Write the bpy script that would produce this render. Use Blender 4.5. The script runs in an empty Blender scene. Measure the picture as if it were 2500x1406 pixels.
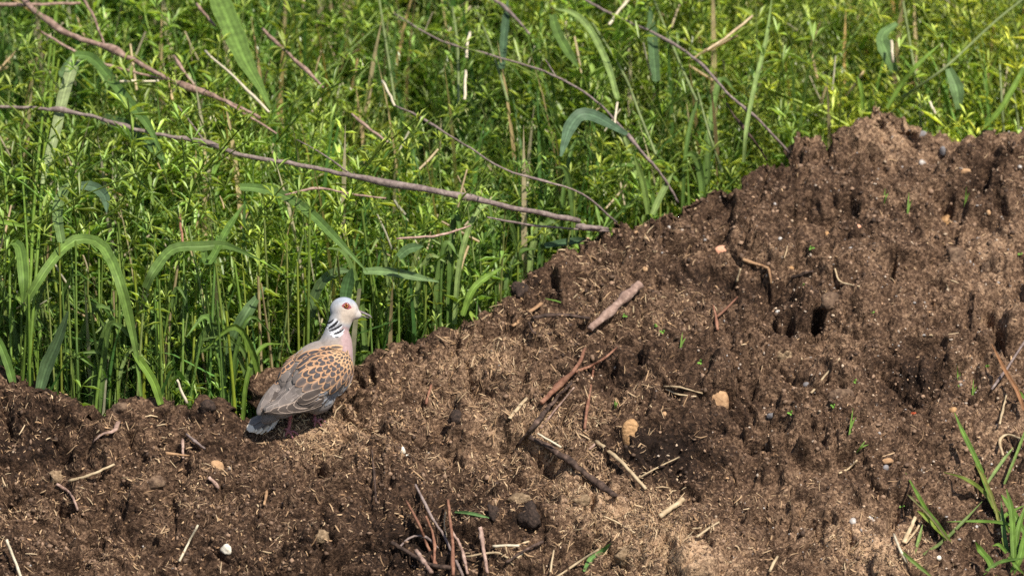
import bpy, bmesh, math, random
import numpy as np
from mathutils import Vector, Matrix
from mathutils.bvhtree import BVHTree

random.seed(7)
rng = np.random.default_rng(7)
SC = bpy.context.scene
COL = SC.collection

# ------------------------------------------------------------------ camera
PITCH = math.radians(14.0)
DIST = 12.0
TGT = Vector((0, 0, 0.20))
S = 0.0006                                    # metres per photo pixel at the dove
CX = Vector((1, 0, 0)); CU = Vector((0, math.sin(PITCH), math.cos(PITCH)))
CW = Vector((0, -math.cos(PITCH), math.sin(PITCH)))      # towards the camera
CAM = TGT + CW * DIST
cd = bpy.data.cameras.new('camera'); cam = bpy.data.objects.new('camera', cd); COL.objects.link(cam)
cam.location = CAM
cam.rotation_euler = (math.pi / 2 - PITCH, 0, 0)
cd.lens = 36.0 * DIST / (2500 * S); cd.sensor_width = 36
cd.clip_end = 2000
cd.dof.use_dof = True; cd.dof.focus_distance = DIST + 0.0; cd.dof.aperture_fstop = 4.0
SC.camera = cam

# ------------------------------------------------------------------ light
SUN_EL, SUN_AZ = math.radians(51), math.radians(32)      # azimuth: to the right of the line from the scene to the camera
sdir = Vector((math.sin(SUN_AZ) * math.cos(SUN_EL), -math.cos(SUN_AZ) * math.cos(SUN_EL), math.sin(SUN_EL)))
world = bpy.data.worlds.new('World'); SC.world = world; world.use_nodes = True
wn = world.node_tree; wn.nodes.clear()
sky = wn.nodes.new('ShaderNodeTexSky'); sky.sky_type = 'NISHITA'; sky.sun_disc = False
sky.sun_elevation = SUN_EL; sky.sun_rotation = math.atan2(sdir.x, sdir.y)
bg = wn.nodes.new('ShaderNodeBackground'); bg.inputs[1].default_value = 0.085
wo = wn.nodes.new('ShaderNodeOutputWorld')
wn.links.new(sky.outputs[0], bg.inputs[0]); wn.links.new(bg.outputs[0], wo.inputs[0])
ld = bpy.data.lights.new('sun', 'SUN'); lo = bpy.data.objects.new('sun', ld); COL.objects.link(lo)
ld.energy = 4.8; ld.angle = math.radians(0.5); ld.color = (1.0, 0.93, 0.82)
lo.rotation_euler = (-sdir).to_track_quat('-Z', 'Y').to_euler()
SC.view_settings.view_transform = 'Standard'; SC.view_settings.look = 'None'
SC.view_settings.gamma = 1.0; SC.view_settings.use_curve_mapping = False
SC.view_settings.exposure = 0.42
SC.cycles.max_bounces = 6; SC.cycles.transmission_bounces = 4; SC.cycles.diffuse_bounces = 3
SC.cycles.use_denoising = False

# ------------------------------------------------------------------ helpers
def ray(px, py):
    d = CX * ((px - 1250) * S) + CU * ((703 - py) * S) - CW * DIST
    return d.normalized()
def at(px, py, y):
    d = ray(px, py); return CAM + d * ((y - CAM.y) / d.y)
def project(P):
    """world points (n,3) -> photo pixels"""
    Q = P - np.array(CAM)
    u = Q @ np.array(CX); v = Q @ np.array(CU); w = -(Q @ np.array(CW))
    return 1250 + u / w * DIST / S, 703 - v / w * DIST / S

def tag(o, label=None, cat=None, group=None, kind=None):
    if label: o['label'] = label
    if cat: o['category'] = cat
    if group: o['group'] = group
    if kind: o['kind'] = kind
    return o
def empty(name, loc):
    o = bpy.data.objects.new(name, None); COL.objects.link(o); o.location = loc
    o.empty_display_size = 0.02
    return o
def link(name, me, mats, parent=None, smooth=True):
    if not isinstance(mats, (list, tuple)): mats = [mats]
    for m in mats: me.materials.append(m)
    if smooth: me.polygons.foreach_set('use_smooth', np.ones(len(me.polygons), dtype=bool))
    o = bpy.data.objects.new(name, me); COL.objects.link(o)
    if parent is not None:
        o.parent = parent; o.matrix_parent_inverse = Matrix.Translation(-parent.location) if parent.type == 'EMPTY' else Matrix.Identity(4)
    return o
def pydata(name, vs, fs, mats, parent=None, smooth=True, attrs=None):
    me = bpy.data.meshes.new(name); me.from_pydata([tuple(v) for v in vs], [], fs); me.update()
    if attrs:
        for k, a in attrs.items():
            at_ = me.attributes.new(k, 'FLOAT', 'POINT'); at_.data.foreach_set('value', np.asarray(a, dtype=np.float32))
    return link(name, me, mats, parent, smooth)
def np_mesh(name, V, F, mats, cols=None, smooth=False, parent=None, attrs=None):
    me = bpy.data.meshes.new(name)
    k = F.shape[1]
    me.vertices.add(len(V)); me.vertices.foreach_set('co', V.astype(np.float32).ravel())
    me.loops.add(F.size); me.loops.foreach_set('vertex_index', F.astype(np.int32).ravel())
    me.polygons.add(len(F)); me.polygons.foreach_set('loop_start', np.arange(0, F.size, k, dtype=np.int32))
    me.polygons.foreach_set('loop_total', np.full(len(F), k, dtype=np.int32))
    me.update(calc_edges=True)
    if cols is not None:
        a = me.attributes.new('Col', 'FLOAT_COLOR', 'POINT')
        c = np.ones((len(V), 4), dtype=np.float32); c[:, :3] = cols; a.data.foreach_set('color', c.ravel())
    for kk, aa in (attrs or {}).items():
        a = me.attributes.new(kk, 'FLOAT', 'POINT'); a.data.foreach_set('value', aa.astype(np.float32))
    return link(name, me, mats, parent, smooth)

# numpy noise -------------------------------------------------------
def _hash(i, j, k, s):
    h = (i.astype(np.int64) * 374761393 + j.astype(np.int64) * 668265263 + k.astype(np.int64) * 2147483647 + s * 1274126177) & 0xffffffff
    h = ((h ^ (h >> 13)) * 1274126177) & 0xffffffff
    h = ((h ^ (h >> 16)) * 2246822519) & 0xffffffff
    return ((h ^ (h >> 15)) & 0xffffff) / float(0xffffff)
def vnoise(P, sc, seed=0):
    Q = P / sc; I = np.floor(Q); f = Q - I; f = f * f * f * (f * (f * 6 - 15) + 10)
    r = 0
    for a in (0, 1):
        for b in (0, 1):
            for c in (0, 1):
                w = (f[:, 0] if a else 1 - f[:, 0]) * (f[:, 1] if b else 1 - f[:, 1]) * (f[:, 2] if c else 1 - f[:, 2])
                r = r + w * _hash(I[:, 0] + a, I[:, 1] + b, I[:, 2] + c, seed)
    return r * 2 - 1
def fbm(P, sc, octv=4, seed=0, gain=0.5):
    r = 0; a = 1
    for o in range(octv):
        r = r + a * vnoise(P + o * 3.17, sc / 2 ** o, seed + o); a *= gain
    return r
def worley(P, sc, seed=0):
    Q = P / sc; I = np.floor(Q)
    f1 = np.full(len(P), 9.0); f2 = np.full(len(P), 9.0); idv = np.zeros(len(P))
    for a in (-1, 0, 1):
        for b in (-1, 0, 1):
            for c in (-1, 0, 1):
                J = I + (a, b, c)
                h1 = _hash(J[:, 0], J[:, 1], J[:, 2], seed); h2 = _hash(J[:, 0], J[:, 1], J[:, 2], seed + 11); h3 = _hash(J[:, 0], J[:, 1], J[:, 2], seed + 23)
                d = np.sqrt((J[:, 0] + h1 - Q[:, 0]) ** 2 + (J[:, 1] + h2 - Q[:, 1]) ** 2 + (J[:, 2] + h3 - Q[:, 2]) ** 2)
                new = d < f1
                f2 = np.where(new, f1, np.minimum(f2, d)); idv = np.where(new, h1, idv); f1 = np.where(new, d, f1)
    return f1, f2, idv

# materials ---------------------------------------------------------
def newmat(name):
    m = bpy.data.materials.new(name); m.use_nodes = True
    nt = m.node_tree; b = nt.nodes['Principled BSDF']; return m, nt, b
def N(nt, typ, **kw):
    n = nt.nodes.new(typ)
    for k, v in kw.items(): setattr(n, k, v)
    return n
def ramp(nt, stops):
    r = N(nt, 'ShaderNodeValToRGB'); e = r.color_ramp.elements
    while len(e) > len(stops): e.remove(e[-1])
    while len(e) < len(stops): e.new(1.0)
    for x, (p, c) in zip(e, stops): x.position = p; x.color = (*c, 1)
    return r
def noise_mat(name, stops, scale=60, rough=0.85, bump=0.3, bscale=200, detail=6, stretch=None, spec=0.2, objvar=0.0):
    m, nt, b = newmat(name)
    tc = N(nt, 'ShaderNodeTexCoord'); mp = N(nt, 'ShaderNodeMapping'); nt.links.new(tc.outputs['Object'], mp.inputs[0])
    if stretch: mp.inputs['Scale'].default_value = stretch
    n = N(nt, 'ShaderNodeTexNoise'); n.inputs['Scale'].default_value = scale; n.inputs['Detail'].default_value = detail
    nt.links.new(mp.outputs[0], n.inputs[0])
    r = ramp(nt, stops); nt.links.new(n.outputs[0], r.inputs[0])
    out = r.outputs[0]
    if objvar:
        oi = N(nt, 'ShaderNodeObjectInfo'); mr = N(nt, 'ShaderNodeMapRange'); mr.inputs[3].default_value = 1 - objvar; mr.inputs[4].default_value = 1 + objvar
        hs = N(nt, 'ShaderNodeHueSaturation'); nt.links.new(oi.outputs['Random'], mr.inputs[0]); nt.links.new(mr.outputs[0], hs.inputs['Value'])
        nt.links.new(out, hs.inputs['Color']); out = hs.outputs[0]
    nt.links.new(out, b.inputs['Base Color'])
    b.inputs['Roughness'].default_value = rough; b.inputs['Specular IOR Level'].default_value = spec
    n2 = N(nt, 'ShaderNodeTexNoise'); n2.inputs['Scale'].default_value = bscale; n2.inputs['Detail'].default_value = 5
    nt.links.new(mp.outputs[0], n2.inputs[0])
    bp = N(nt, 'ShaderNodeBump'); bp.inputs['Strength'].default_value = bump; bp.inputs['Distance'].default_value = 0.002
    nt.links.new(n2.outputs[0], bp.inputs['Height']); nt.links.new(bp.outputs[0], b.inputs['Normal'])
    return m

def leaf_mat(name, col=None, trans=0.45, rough=0.42, attr=True, streak=True, spec=0.5):
    m, nt, b = newmat(name)
    if attr:
        a = N(nt, 'ShaderNodeVertexColor'); a.layer_name = 'Col'; src = a.outputs[0]
    else:
        rgb = N(nt, 'ShaderNodeRGB'); rgb.outputs[0].default_value = (*col, 1); src = rgb.outputs[0]
    tc = N(nt, 'ShaderNodeTexCoord'); n = N(nt, 'ShaderNodeTexNoise'); n.inputs['Scale'].default_value = 70; n.inputs['Detail'].default_value = 4
    nt.links.new(tc.outputs['Object'], n.inputs[0])
    mr = N(nt, 'ShaderNodeMapRange'); mr.inputs[1].default_value = .3; mr.inputs[2].default_value = .7; mr.inputs[3].default_value = .72; mr.inputs[4].default_value = 1.25
    nt.links.new(n.outputs[0], mr.inputs[0])
    mx = N(nt, 'ShaderNodeVectorMath', operation='SCALE'); nt.links.new(src, mx.inputs[0]); nt.links.new(mr.outputs[0], mx.inputs['Scale'])
    nt.links.new(mx.outputs[0], b.inputs['Base Color'])
    b.inputs['Roughness'].default_value = rough; b.inputs['Specular IOR Level'].default_value = spec
    t = N(nt, 'ShaderNodeBsdfTranslucent')
    mt = N(nt, 'ShaderNodeVectorMath', operation='MULTIPLY'); mt.inputs[1].default_value = (1.45, 1.35, 0.5)
    nt.links.new(mx.outputs[0], mt.inputs[0]); nt.links.new(mt.outputs[0], t.inputs[0])
    ms = N(nt, 'ShaderNodeMixShader'); ms.inputs[0].default_value = trans
    nt.links.new(b.outputs[0], ms.inputs[1]); nt.links.new(t.outputs[0], ms.inputs[2])
    nt.links.new(ms.outputs[0], nt.nodes['Material Output'].inputs[0])
    return m

M = {}
M['foliage'] = leaf_mat('foliage', trans=.42, rough=.38)
M['blade'] = leaf_mat('blade', trans=.34, rough=.58, spec=.3)
M['straw'] = noise_mat('straw', [(.3, (.36, .26, .15)), (.7, (.56, .44, .28))], 90, .6, .3, 300, spec=.35, objvar=.12)
M['pale_straw'] = noise_mat('pale_straw', [(.3, (.5, .43, .30)), (.7, (.68, .60, .45))], 90, .55, .3, 300, spec=.4)
M['bark'] = noise_mat('bark', [(.3, (.17, .105, .085)), (.55, (.36, .24, .19)), (.75, (.52, .38, .31))], 120, .75, .6, 260, objvar=.15)
M['grey_bark'] = noise_mat('grey_bark', [(.3, (.13, .095, .09)), (.55, (.24, .185, .165)), (.75, (.36, .29, .26))], 140, .8, .6, 260)
M['red_bark'] = noise_mat('red_bark', [(.3, (.15, .065, .042)), (.6, (.30, .15, .095)), (.8, (.42, .26, .17))], 120, .6, .4, 260, objvar=.15)
M['dark_bark'] = noise_mat('dark_bark', [(.35, (.03, .02, .016)), (.6, (.10, .065, .05)), (.75, (.26, .17, .13))], 110, .8, .9, 180)
M['orange_wood'] = noise_mat('orange_wood', [(.3, (.24, .13, .07)), (.7, (.46, .29, .16))], 120, .7, .6, 260)
M['brick'] = noise_mat('brick', [(.3, (.62, .30, .18)), (.7, (.78, .42, .28))], 120, .85, .5, 260)
M['tan_stone'] = noise_mat('tan_stone', [(.3, (.30, .17, .09)), (.6, (.50, .31, .17)), (.8, (.58, .40, .25))], 110, .9, .7, 260)
M['ochre_stone'] = noise_mat('ochre_stone', [(.35, (.26, .15, .07)), (.6, (.46, .27, .13)), (.8, (.52, .34, .18))], 200, .9, 1.0, 300)
M['white_stone'] = noise_mat('white_stone', [(.3, (.52, .45, .34)), (.6, (.78, .72, .60))], 120, .7, .5, 260)
M['quartz'] = noise_mat('quartz', [(.3, (.34, .30, .27)), (.7, (.56, .52, .48))], 120, .35, .3, 260, spec=.5)
M['grey_stone'] = noise_mat('grey_stone', [(.3, (.13, .12, .12)), (.7, (.26, .245, .25))], 120, .75, .4, 260)
M['red_stone'] = noise_mat('red_stone', [(.3, (.30, .05, .02)), (.7, (.50, .12, .05))], 120, .7, .4, 260)

# ------------------------------------------------------------------ the heap
crest_px = [(-700, 880), (-300, 905), (0, 915), (30, 925), (60, 955), (85, 976), (110, 966), (150, 985), (200, 1022), (260, 1010), (320, 985), (380, 988), (420, 996), (470, 990),
 (500, 978), (528, 982), (550, 1012), (590, 1008), (618, 1000), (640, 968), (662, 920), (690, 893), (760, 900), (830, 892), (870, 890), (900, 878), (930, 860), (960, 838), (1000, 830),
 (1080, 825), (1100, 800), (1150, 785), (1200, 755), (1238, 730), (1244, 702), (1280, 680), (1330, 645), (1350, 620), (1400, 602), (1450, 590), (1482, 560), (1560, 545), (1640, 520),
 (1700, 490), (1740, 470), (1800, 450), (1860, 403), (1900, 397), (1933, 372), (1940, 326), (1960, 322), (2000, 340), (2050, 330), (2080, 310), (2092, 285), (2130, 265),
 (2180, 273), (2220, 300), (2260, 312), (2320, 342), (2380, 332), (2402, 315), (2440, 335), (2470, 320), (2500, 315), (2700, 290), (3100, 260), (3500, 300)]
cpx = np.array(crest_px, float)
TH = math.tan(math.radians(30)); cP, sP = math.cos(PITCH), math.sin(PITCH)
xs = np.unique(np.concatenate([np.linspace(-1.35, -.80, 60), np.linspace(-.80, .86, 960), np.linspace(.86, 1.35, 60)]))
# plane z = TH*y ; image v = (z-.2)cP + y sP (distance correction handled by iteration)
def base(xg, corr):
    px = 1250 + xg / S
    for _ in range(3):                      # perspective: farther points show nearer the centre
        vt = (703 - np.interp(px, cpx[:, 0], cpx[:, 1])) * S
        yc = (vt + .2 * cP) / (TH * cP + sP)
        px = 1250 + xg / S * (DIST / (DIST + yc * cP))
    return yc + corr
nf, nb_, nbot = 430, 34, 50
def build_heap(corr):
    yc = base(xs, corr)
    yb = -0.33
    rows = []
    # bottom part: out of the frame towards the camera, levelling out
    for t in np.linspace(0, 1, nbot, endpoint=False):
        y = -1.3 + t * (yb + 1.3); z = TH * np.maximum(y, -2); fl = -0.21
        z = np.where(z < fl, fl + (z - fl) * .12, z)
        rows.append(np.stack([xs, np.full_like(xs, y), np.full_like(xs, z)], 1))
    z0 = TH * yb
    for t in np.linspace(0, 1, nf, endpoint=False):
        y = yb + t * (yc - yb)
        rows.append(np.stack([xs, y, TH * y], 1))
    for t in np.linspace(0, 1, nb_):
        a = t * math.radians(95) ; r = .035
        if t < .5:
            a = t / .5 * math.radians(88)
            y = yc + r * math.sin(a); z = TH * yc - r * (1 - math.cos(a))
        else:
            q = (t - .5) / .5
            y = yc + r + q * .16; z = TH * yc - r - q * (TH * yc + .30)
        rows.append(np.stack([xs, np.broadcast_to(y, xs.shape), np.broadcast_to(z, xs.shape)], 1))
    return np.array(rows)               # rows, cols, 3
def normals(G):
    dx = np.gradient(G, axis=1); dy = np.gradient(G, axis=0)
    n = np.cross(dx, dy); n /= np.linalg.norm(n, axis=2, keepdims=True) + 1e-12
    return n
def sstep(a, b, x):
    t = np.clip((x - a) / (b - a), 0, 1); return t * t * (3 - 2 * t)
def blob(px, py, cx, cy, rx, ry, rot=0):
    c, s = math.cos(math.radians(rot)), math.sin(math.radians(rot))
    u = ((px - cx) * c + (py - cy) * s) / rx; v = (-(px - cx) * s + (py - cy) * c) / ry
    return np.exp(-(u * u + v * v))
def displace(G):
    P = G.reshape(-1, 3); n = normals(G).reshape(-1, 3)
    px, py = project(P)
    # smooth soil on the right, fibrous manure on the left and lower middle
    rough = .62 + .38 * (1 - sstep(1500, 1900, px)) 
    big = fbm(P, .26, 2, 3) * .016
    Pw = P + np.stack([fbm(P, .05, 2, 41), fbm(P, .05, 2, 42), fbm(P, .05, 2, 43)], 1) * .018
    f1, f2, idv = worley(Pw, .075, 5)
    clod = (np.sqrt(np.clip(f2 - f1, 0, 1)) - .35) * .016 + (idv - .5) * .014
    f1b, f2b, idb = worley(Pw, .028, 9)
    clod2 = (np.sqrt(np.clip(f2b - f1b, 0, 1)) - .35) * .0065 + (idb - .5) * .007
    patch = sstep(-.3, .5, fbm(P, .13, 2, 15))
    med = fbm(P, .05, 3, 20) * .006 - np.abs(fbm(Pw, .055, 3, 24)) * .014 - np.abs(fbm(Pw, .021, 3, 27, .5)) * .0055
    f1c, f2c, idc = worley(P + np.stack([vnoise(P, .012, 51), vnoise(P, .012, 52), vnoise(P, .012, 53)], 1) * .004, .011, 12)
    fine = fbm(P, .011, 2, 30, .6) * .0022 - np.abs(fbm(P, .009, 2, 35)) * .0016 + (idc - .5) * .0012
    ridge = -np.maximum(0, .12 - np.abs(fbm(P, .09, 3, 60))) / .12
    cracks = ridge * sstep(-.1, .5, fbm(P, .2, 1, 61)) * .009
    d = big + clod * (.75 + 1.3 * patch) * rough + clod2 * (.9 + 1.7 * patch) + med + fine + cracks
    # named bumps and hollows seen in the photograph
    g1, g1b, _i = worley(Pw, .048, 71); g2, g2b, _j = worley(P + (Pw - P) * .5, .020, 72)
    pa = sstep(-.25, .35, fbm(P, .17, 2, 74)); pb = sstep(-.35, .25, fbm(P, .09, 2, 75))
    d = d + (np.sqrt(np.clip(1 - (g1 / .85) ** 2, 0, 1)) - .5) * .024 * pa + (np.sqrt(np.clip(1 - (g2 / .85) ** 2, 0, 1)) - .5) * .011 * pb
    d = d + .017 * sstep(-.06, .06, fbm(Pw, .15, 3, 95)) + .009 * sstep(-.05, .05, fbm(Pw, .065, 3, 96)) - .01
    for cx, cy, rx, ry, rot, amt in [
        (1995, 782, 17, 24, 20, -.05), (1926, 790, 11, 16, 0, -.035), (1960, 760, 34, 30, 0, .014),
        (2412, 752, 16, 26, -30, -.03), (2440, 800, 12, 40, -8, -.03), (2330, 640, 36, 26, -20, .026), (2290, 672, 34, 10, 20, -.02),
        (1870, 690, 90, 45, 20, -.022), (1760, 655, 60, 14, 10, -.018), (1830, 600, 150, 30, 12, .012),
        (1500, 800, 180, 26, -38, -.010), (1360, 690, 90, 50, -35, .016), (1352, 690, 6, 26, -20, -.016),
        (2020, 910, 70, 55, 0, .014), (1560, 1110, 130, 60, 5, -.014), (2240, 930, 80, 60, 0, -.016), (2400, 425, 22, 60, 20, -.028), (2310, 490, 18, 28, 15, -.026),
        (2340, 420, 50, 22, 0, .014), (1440, 1240, 14, 34, 10, -.024), (1300, 1255, 45, 32, 0, .016), (1190, 1250, 20, 18, 0, .012),
        (1640, 1330, 150, 80, 0, .012), (2150, 1340, 130, 60, 10, .016), (1990, 1250, 50, 30, 20, -.014), (2180, 1260, 12, 50, 10, -.02),
        (160, 1100, 20, 20, 0, -.022), (220, 1060, 70, 40, 20, .016), (50, 1010, 70, 50, 0, .014), (310, 1080, 20, 14, 10, -.014), (365, 1240, 20, 14, 0, -.015),
        (640, 1190, 40, 12, 10, -.016), (560, 1280, 90, 30, 0, .010), (90, 1270, 60, 30, 30, -.012), (840, 1200, 40, 18, 0, .010), (1250, 990, 50, 40, 0, .010),
        (1390, 980, 60, 22, 35, .012), (690, 1240, 22, 14, 0, -.02), (2100, 860, 14, 20, 10, -.02), (2180, 640, 8, 22, 10, -.022), (2080, 690, 16, 12, 0, -.016),
        (1960, 1000, 26, 7, 0, -.012), (2040, 975, 60, 40, 0, .010), (430, 1150, 14, 10, 0, -.014), (1560, 780, 14, 40, -30, -.010), (1990, 640, 30, 16, 0, -.016)]:
        g = blob(px, py, cx, cy, rx, ry, rot); g = np.exp(-np.log(np.maximum(g, 1e-9)) ** 2) if amt < -.0175 else g
        d = d + g * amt * (1.25 if amt < 0 else 1)
    d = d * (1 - .75 * np.clip(1.6 * blob(px, py, 680, 1050, 120, 42), 0, 1))
    return (P + n * d[:, None]).reshape(G.shape)
corr = np.zeros(len(xs))
tgt_x = np.arange(-900, 3400, 5.0)
for it in range(3):
    G = displace(build_heap(corr))
    if it == 2: break
    P = G[nbot + int(nf * .55):].reshape(-1, 3); px, py = project(P)
    b = np.clip(((px + 900) / 5).astype(int), 0, len(tgt_x) - 1)
    top = np.full(len(tgt_x), 9e3); np.minimum.at(top, b, py)
    ok = top < 8e3; top = np.interp(tgt_x, tgt_x[ok], top[ok])
    err = (top - np.interp(tgt_x, cpx[:, 0], cpx[:, 1])) * S      # >0 : too low
    err = np.convolve(err, np.ones(9) / 9, 'same')
    corr = np.clip(corr + .8 * np.interp(1250 + xs / S * .98, tgt_x, err) / (TH * cP + sP), -.016, .03)
nr, nc = G.shape[:2]
idx = np.arange(nr * nc).reshape(nr, nc)
F = np.stack([idx[:-1, :-1], idx[:-1, 1:], idx[1:, 1:], idx[1:, :-1]], 2).reshape(-1, 4)
HV = G.reshape(-1, 3); hpx, hpy = project(HV)
# tone: 0 near black, .5 brown, 1 dry straw; lower in damp patches and hollows
def tone_at(P, px, py):
    t = .44 - .04 * sstep(1200, 300, px) + .11 * fbm(P, .14, 3, 70) + .08 * fbm(P, .03, 3, 71)
    t = t + .13 * sstep(1850, 2400, px) * sstep(900, 300, py) + .05 * sstep(1500, 2200, px)
    for cx, cy, rx, ry, rot, amt in [
        (1400, 1160, 230, 110, 35, .20), (1620, 1320, 190, 90, 20, .33), (1180, 1080, 200, 90, 0, .10), (1540, 1370, 60, 40, 0, .2), (820, 1060, 130, 45, -10, .17), (1180, 900, 170, 80, -30, .13), (2120, 1340, 130, 60, 15, .28),
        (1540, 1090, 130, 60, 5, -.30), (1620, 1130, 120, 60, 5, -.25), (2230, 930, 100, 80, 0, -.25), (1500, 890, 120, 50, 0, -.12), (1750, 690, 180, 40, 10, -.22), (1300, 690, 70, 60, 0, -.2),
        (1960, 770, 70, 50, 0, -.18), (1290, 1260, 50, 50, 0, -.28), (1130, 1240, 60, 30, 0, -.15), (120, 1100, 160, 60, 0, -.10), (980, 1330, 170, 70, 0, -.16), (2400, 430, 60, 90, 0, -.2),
        (1050, 910, 120, 40, -30, .08), (2150, 340, 120, 70, 20, .10), (2430, 700, 100, 160, 0, .12), (1130, 1370, 120, 50, 0, -.1), (1500, 590, 120, 40, -15, .02)]:
        t = t + blob(px, py, cx, cy, rx, ry, rot) * amt * 1.3
    return np.clip(t, 0, 1)
tone = tone_at(HV, hpx, hpy)

m, nt, b = newmat('manure_soil'); M['soil'] = m
ta = N(nt, 'ShaderNodeAttribute'); ta.attribute_name = 'tone'
tc = N(nt, 'ShaderNodeTexCoord')
n1 = N(nt, 'ShaderNodeTexNoise'); n1.inputs['Scale'].default_value = 190; n1.inputs['Detail'].default_value = 6; n1.inputs['Roughness'].default_value = .7
n2 = N(nt, 'ShaderNodeTexNoise'); n2.inputs['Scale'].default_value = 45; n2.inputs['Detail'].default_value = 4
vo = N(nt, 'ShaderNodeTexVoronoi'); vo.inputs['Scale'].default_value = 260
for q in (n1, n2, vo): nt.links.new(tc.outputs['Object'], q.inputs['Vector'])
def mth(op, a, bb):
    x = N(nt, 'ShaderNodeMath', operation=op)
    for i, s_ in enumerate((a, bb)):
        if isinstance(s_, (int, float)): x.inputs[i].default_value = s_
        else: nt.links.new(s_, x.inputs[i])
    return x.outputs[0]
v = mth('ADD', ta.outputs['Fac'], mth('MULTIPLY', mth('SUBTRACT', n1.outputs[0], .5), 1.05))
v = mth('ADD', v, mth('MULTIPLY', mth('SUBTRACT', n2.outputs[0], .5), .35))
sp = N(nt, 'ShaderNodeSeparateColor'); nt.links.new(vo.outputs['Color'], sp.inputs[0])
v = mth('ADD', v, mth('MULTIPLY', mth('SUBTRACT', sp.outputs[0], .5), .34))
rp = ramp(nt, [(.08, (.018, .011, .008)), (.35, (.056, .032, .020)), (.55, (.132, .080, .050)), (.73, (.26, .165, .104)), (.95, (.52, .35, .22))])
nt.links.new(v, rp.inputs[0]); nt.links.new(rp.outputs[0], b.inputs['Base Color'])
b.inputs['Roughness'].default_value = .9; b.inputs['Specular IOR Level'].default_value = .15
n1.inputs['Scale'].default_value = 240
nb = N(nt, 'ShaderNodeTexNoise'); nb.inputs['Scale'].default_value = 420; nb.inputs['Detail'].default_value = 4; nt.links.new(tc.outputs['Object'], nb.inputs['Vector'])
bp = N(nt, 'ShaderNodeBump'); bp.inputs['Strength'].default_value = 1.0; bp.inputs['Distance'].default_value = .0024
nt.links.new(mth('ADD', nb.outputs[0], mth('MULTIPLY', n1.outputs[0], 1.2)), bp.inputs['Height']); nt.links.new(bp.outputs[0], b.inputs['Normal'])

heap = np_mesh('manure_heap', HV, F, M['soil'], smooth=True, attrs={'tone': tone})
tag(heap, 'dark brown crumbly heap of manure and soil rising to the right in front of the grass', 'manure heap', kind='structure')
bpy.context.view_layer.update()
HB = BVHTree.FromObject(heap, bpy.context.evaluated_depsgraph_get())
def hit(px, py):
    h = HB.ray_cast(CAM, ray(px, py))
    if h[0] is None:
        return at(px, py, 0.1), Vector((0, -.5, .86))
    return h[0], (h[1] if h[1].z > 0 or h[1].y < 0 else -h[1])

# ground field
GZ = -0.18
def bank(y): return GZ + .38 * np.clip(np.asarray(y) - .2, 0, 1.6)       # the field rises behind the heap
m = noise_mat('field_soil', [(.3, (.02, .022, .01)), (.6, (.05, .055, .02)), (.8, (.07, .09, .03))], 12, .95, .6, 40); M['field'] = m
gx = np.array(sorted(set(list(np.linspace(-3, 3, 61)) + [-400, -100, -30, -8, 8, 30, 100, 400])))
gy = np.array(sorted(set(list(np.linspace(-2, 5, 71)) + [-400, -100, -30, -8, 10, 30, 100, 400])))
A, B = np.meshgrid(gx, gy); GP = np.stack([A.ravel(), B.ravel(), np.zeros(A.size)], 1)
GP[:, 2] = bank(GP[:, 1]) - .035 + .02 * fbm(GP, .5, 2, 80)
ii = np.arange(A.size).reshape(A.shape)
ground = np_mesh('ground', GP, np.stack([ii[:-1, :-1], ii[:-1, 1:], ii[1:, 1:], ii[1:, :-1]], 2).reshape(-1, 4), m, smooth=True)
tag(ground, 'dark damp ground under the weeds behind the heap', 'ground', kind='structure')

# ------------------------------------------------------------------ vegetation
def frame(d):
    d = np.asarray(d, float); d = d / np.linalg.norm(d)
    u = np.cross(d, [0.3, .2, 1]); u /= np.linalg.norm(u) + 1e-9
    return d, u, np.cross(d, u)
class Acc:
    def __init__(s): s.V = []; s.F = []; s.C = []; s.n = 0
    def add(s, V, F, C):
        V = np.asarray(V, float); F = np.asarray(F, int)
        C = np.asarray(C, float)
        if C.ndim == 1: C = np.tile(C, (len(V), 1))
        s.V.append(V); s.F.append(F + s.n); s.C.append(C); s.n += len(V)
    def arr(s): return np.concatenate(s.V), np.concatenate(s.F), np.concatenate(s.C)
def np_tube(pts, r, sides=3):
    pts = np.asarray(pts, float); n = len(pts); r = np.broadcast_to(np.asarray(r, float), (n,))
    T = np.gradient(pts, axis=0); V = []
    for i in range(n):
        d, u, w = frame(T[i])
        for k in range(sides):
            a = 2 * math.pi * k / sides; V.append(pts[i] + r[i] * (math.cos(a) * u + math.sin(a) * w))
    Fc = []
    for i in range(n - 1):
        for k in range(sides):
            a = i * sides + k; b_ = i * sides + (k + 1) % sides
            Fc += [[a, b_, b_ + sides], [a, b_ + sides, a + sides]]
    return np.array(V), np.array(Fc)
LEAF = np.array([.165, .275, .045]); LEAFY = np.array([.36, .48, .10]); STEM = np.array([.16, .23, .05])
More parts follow.
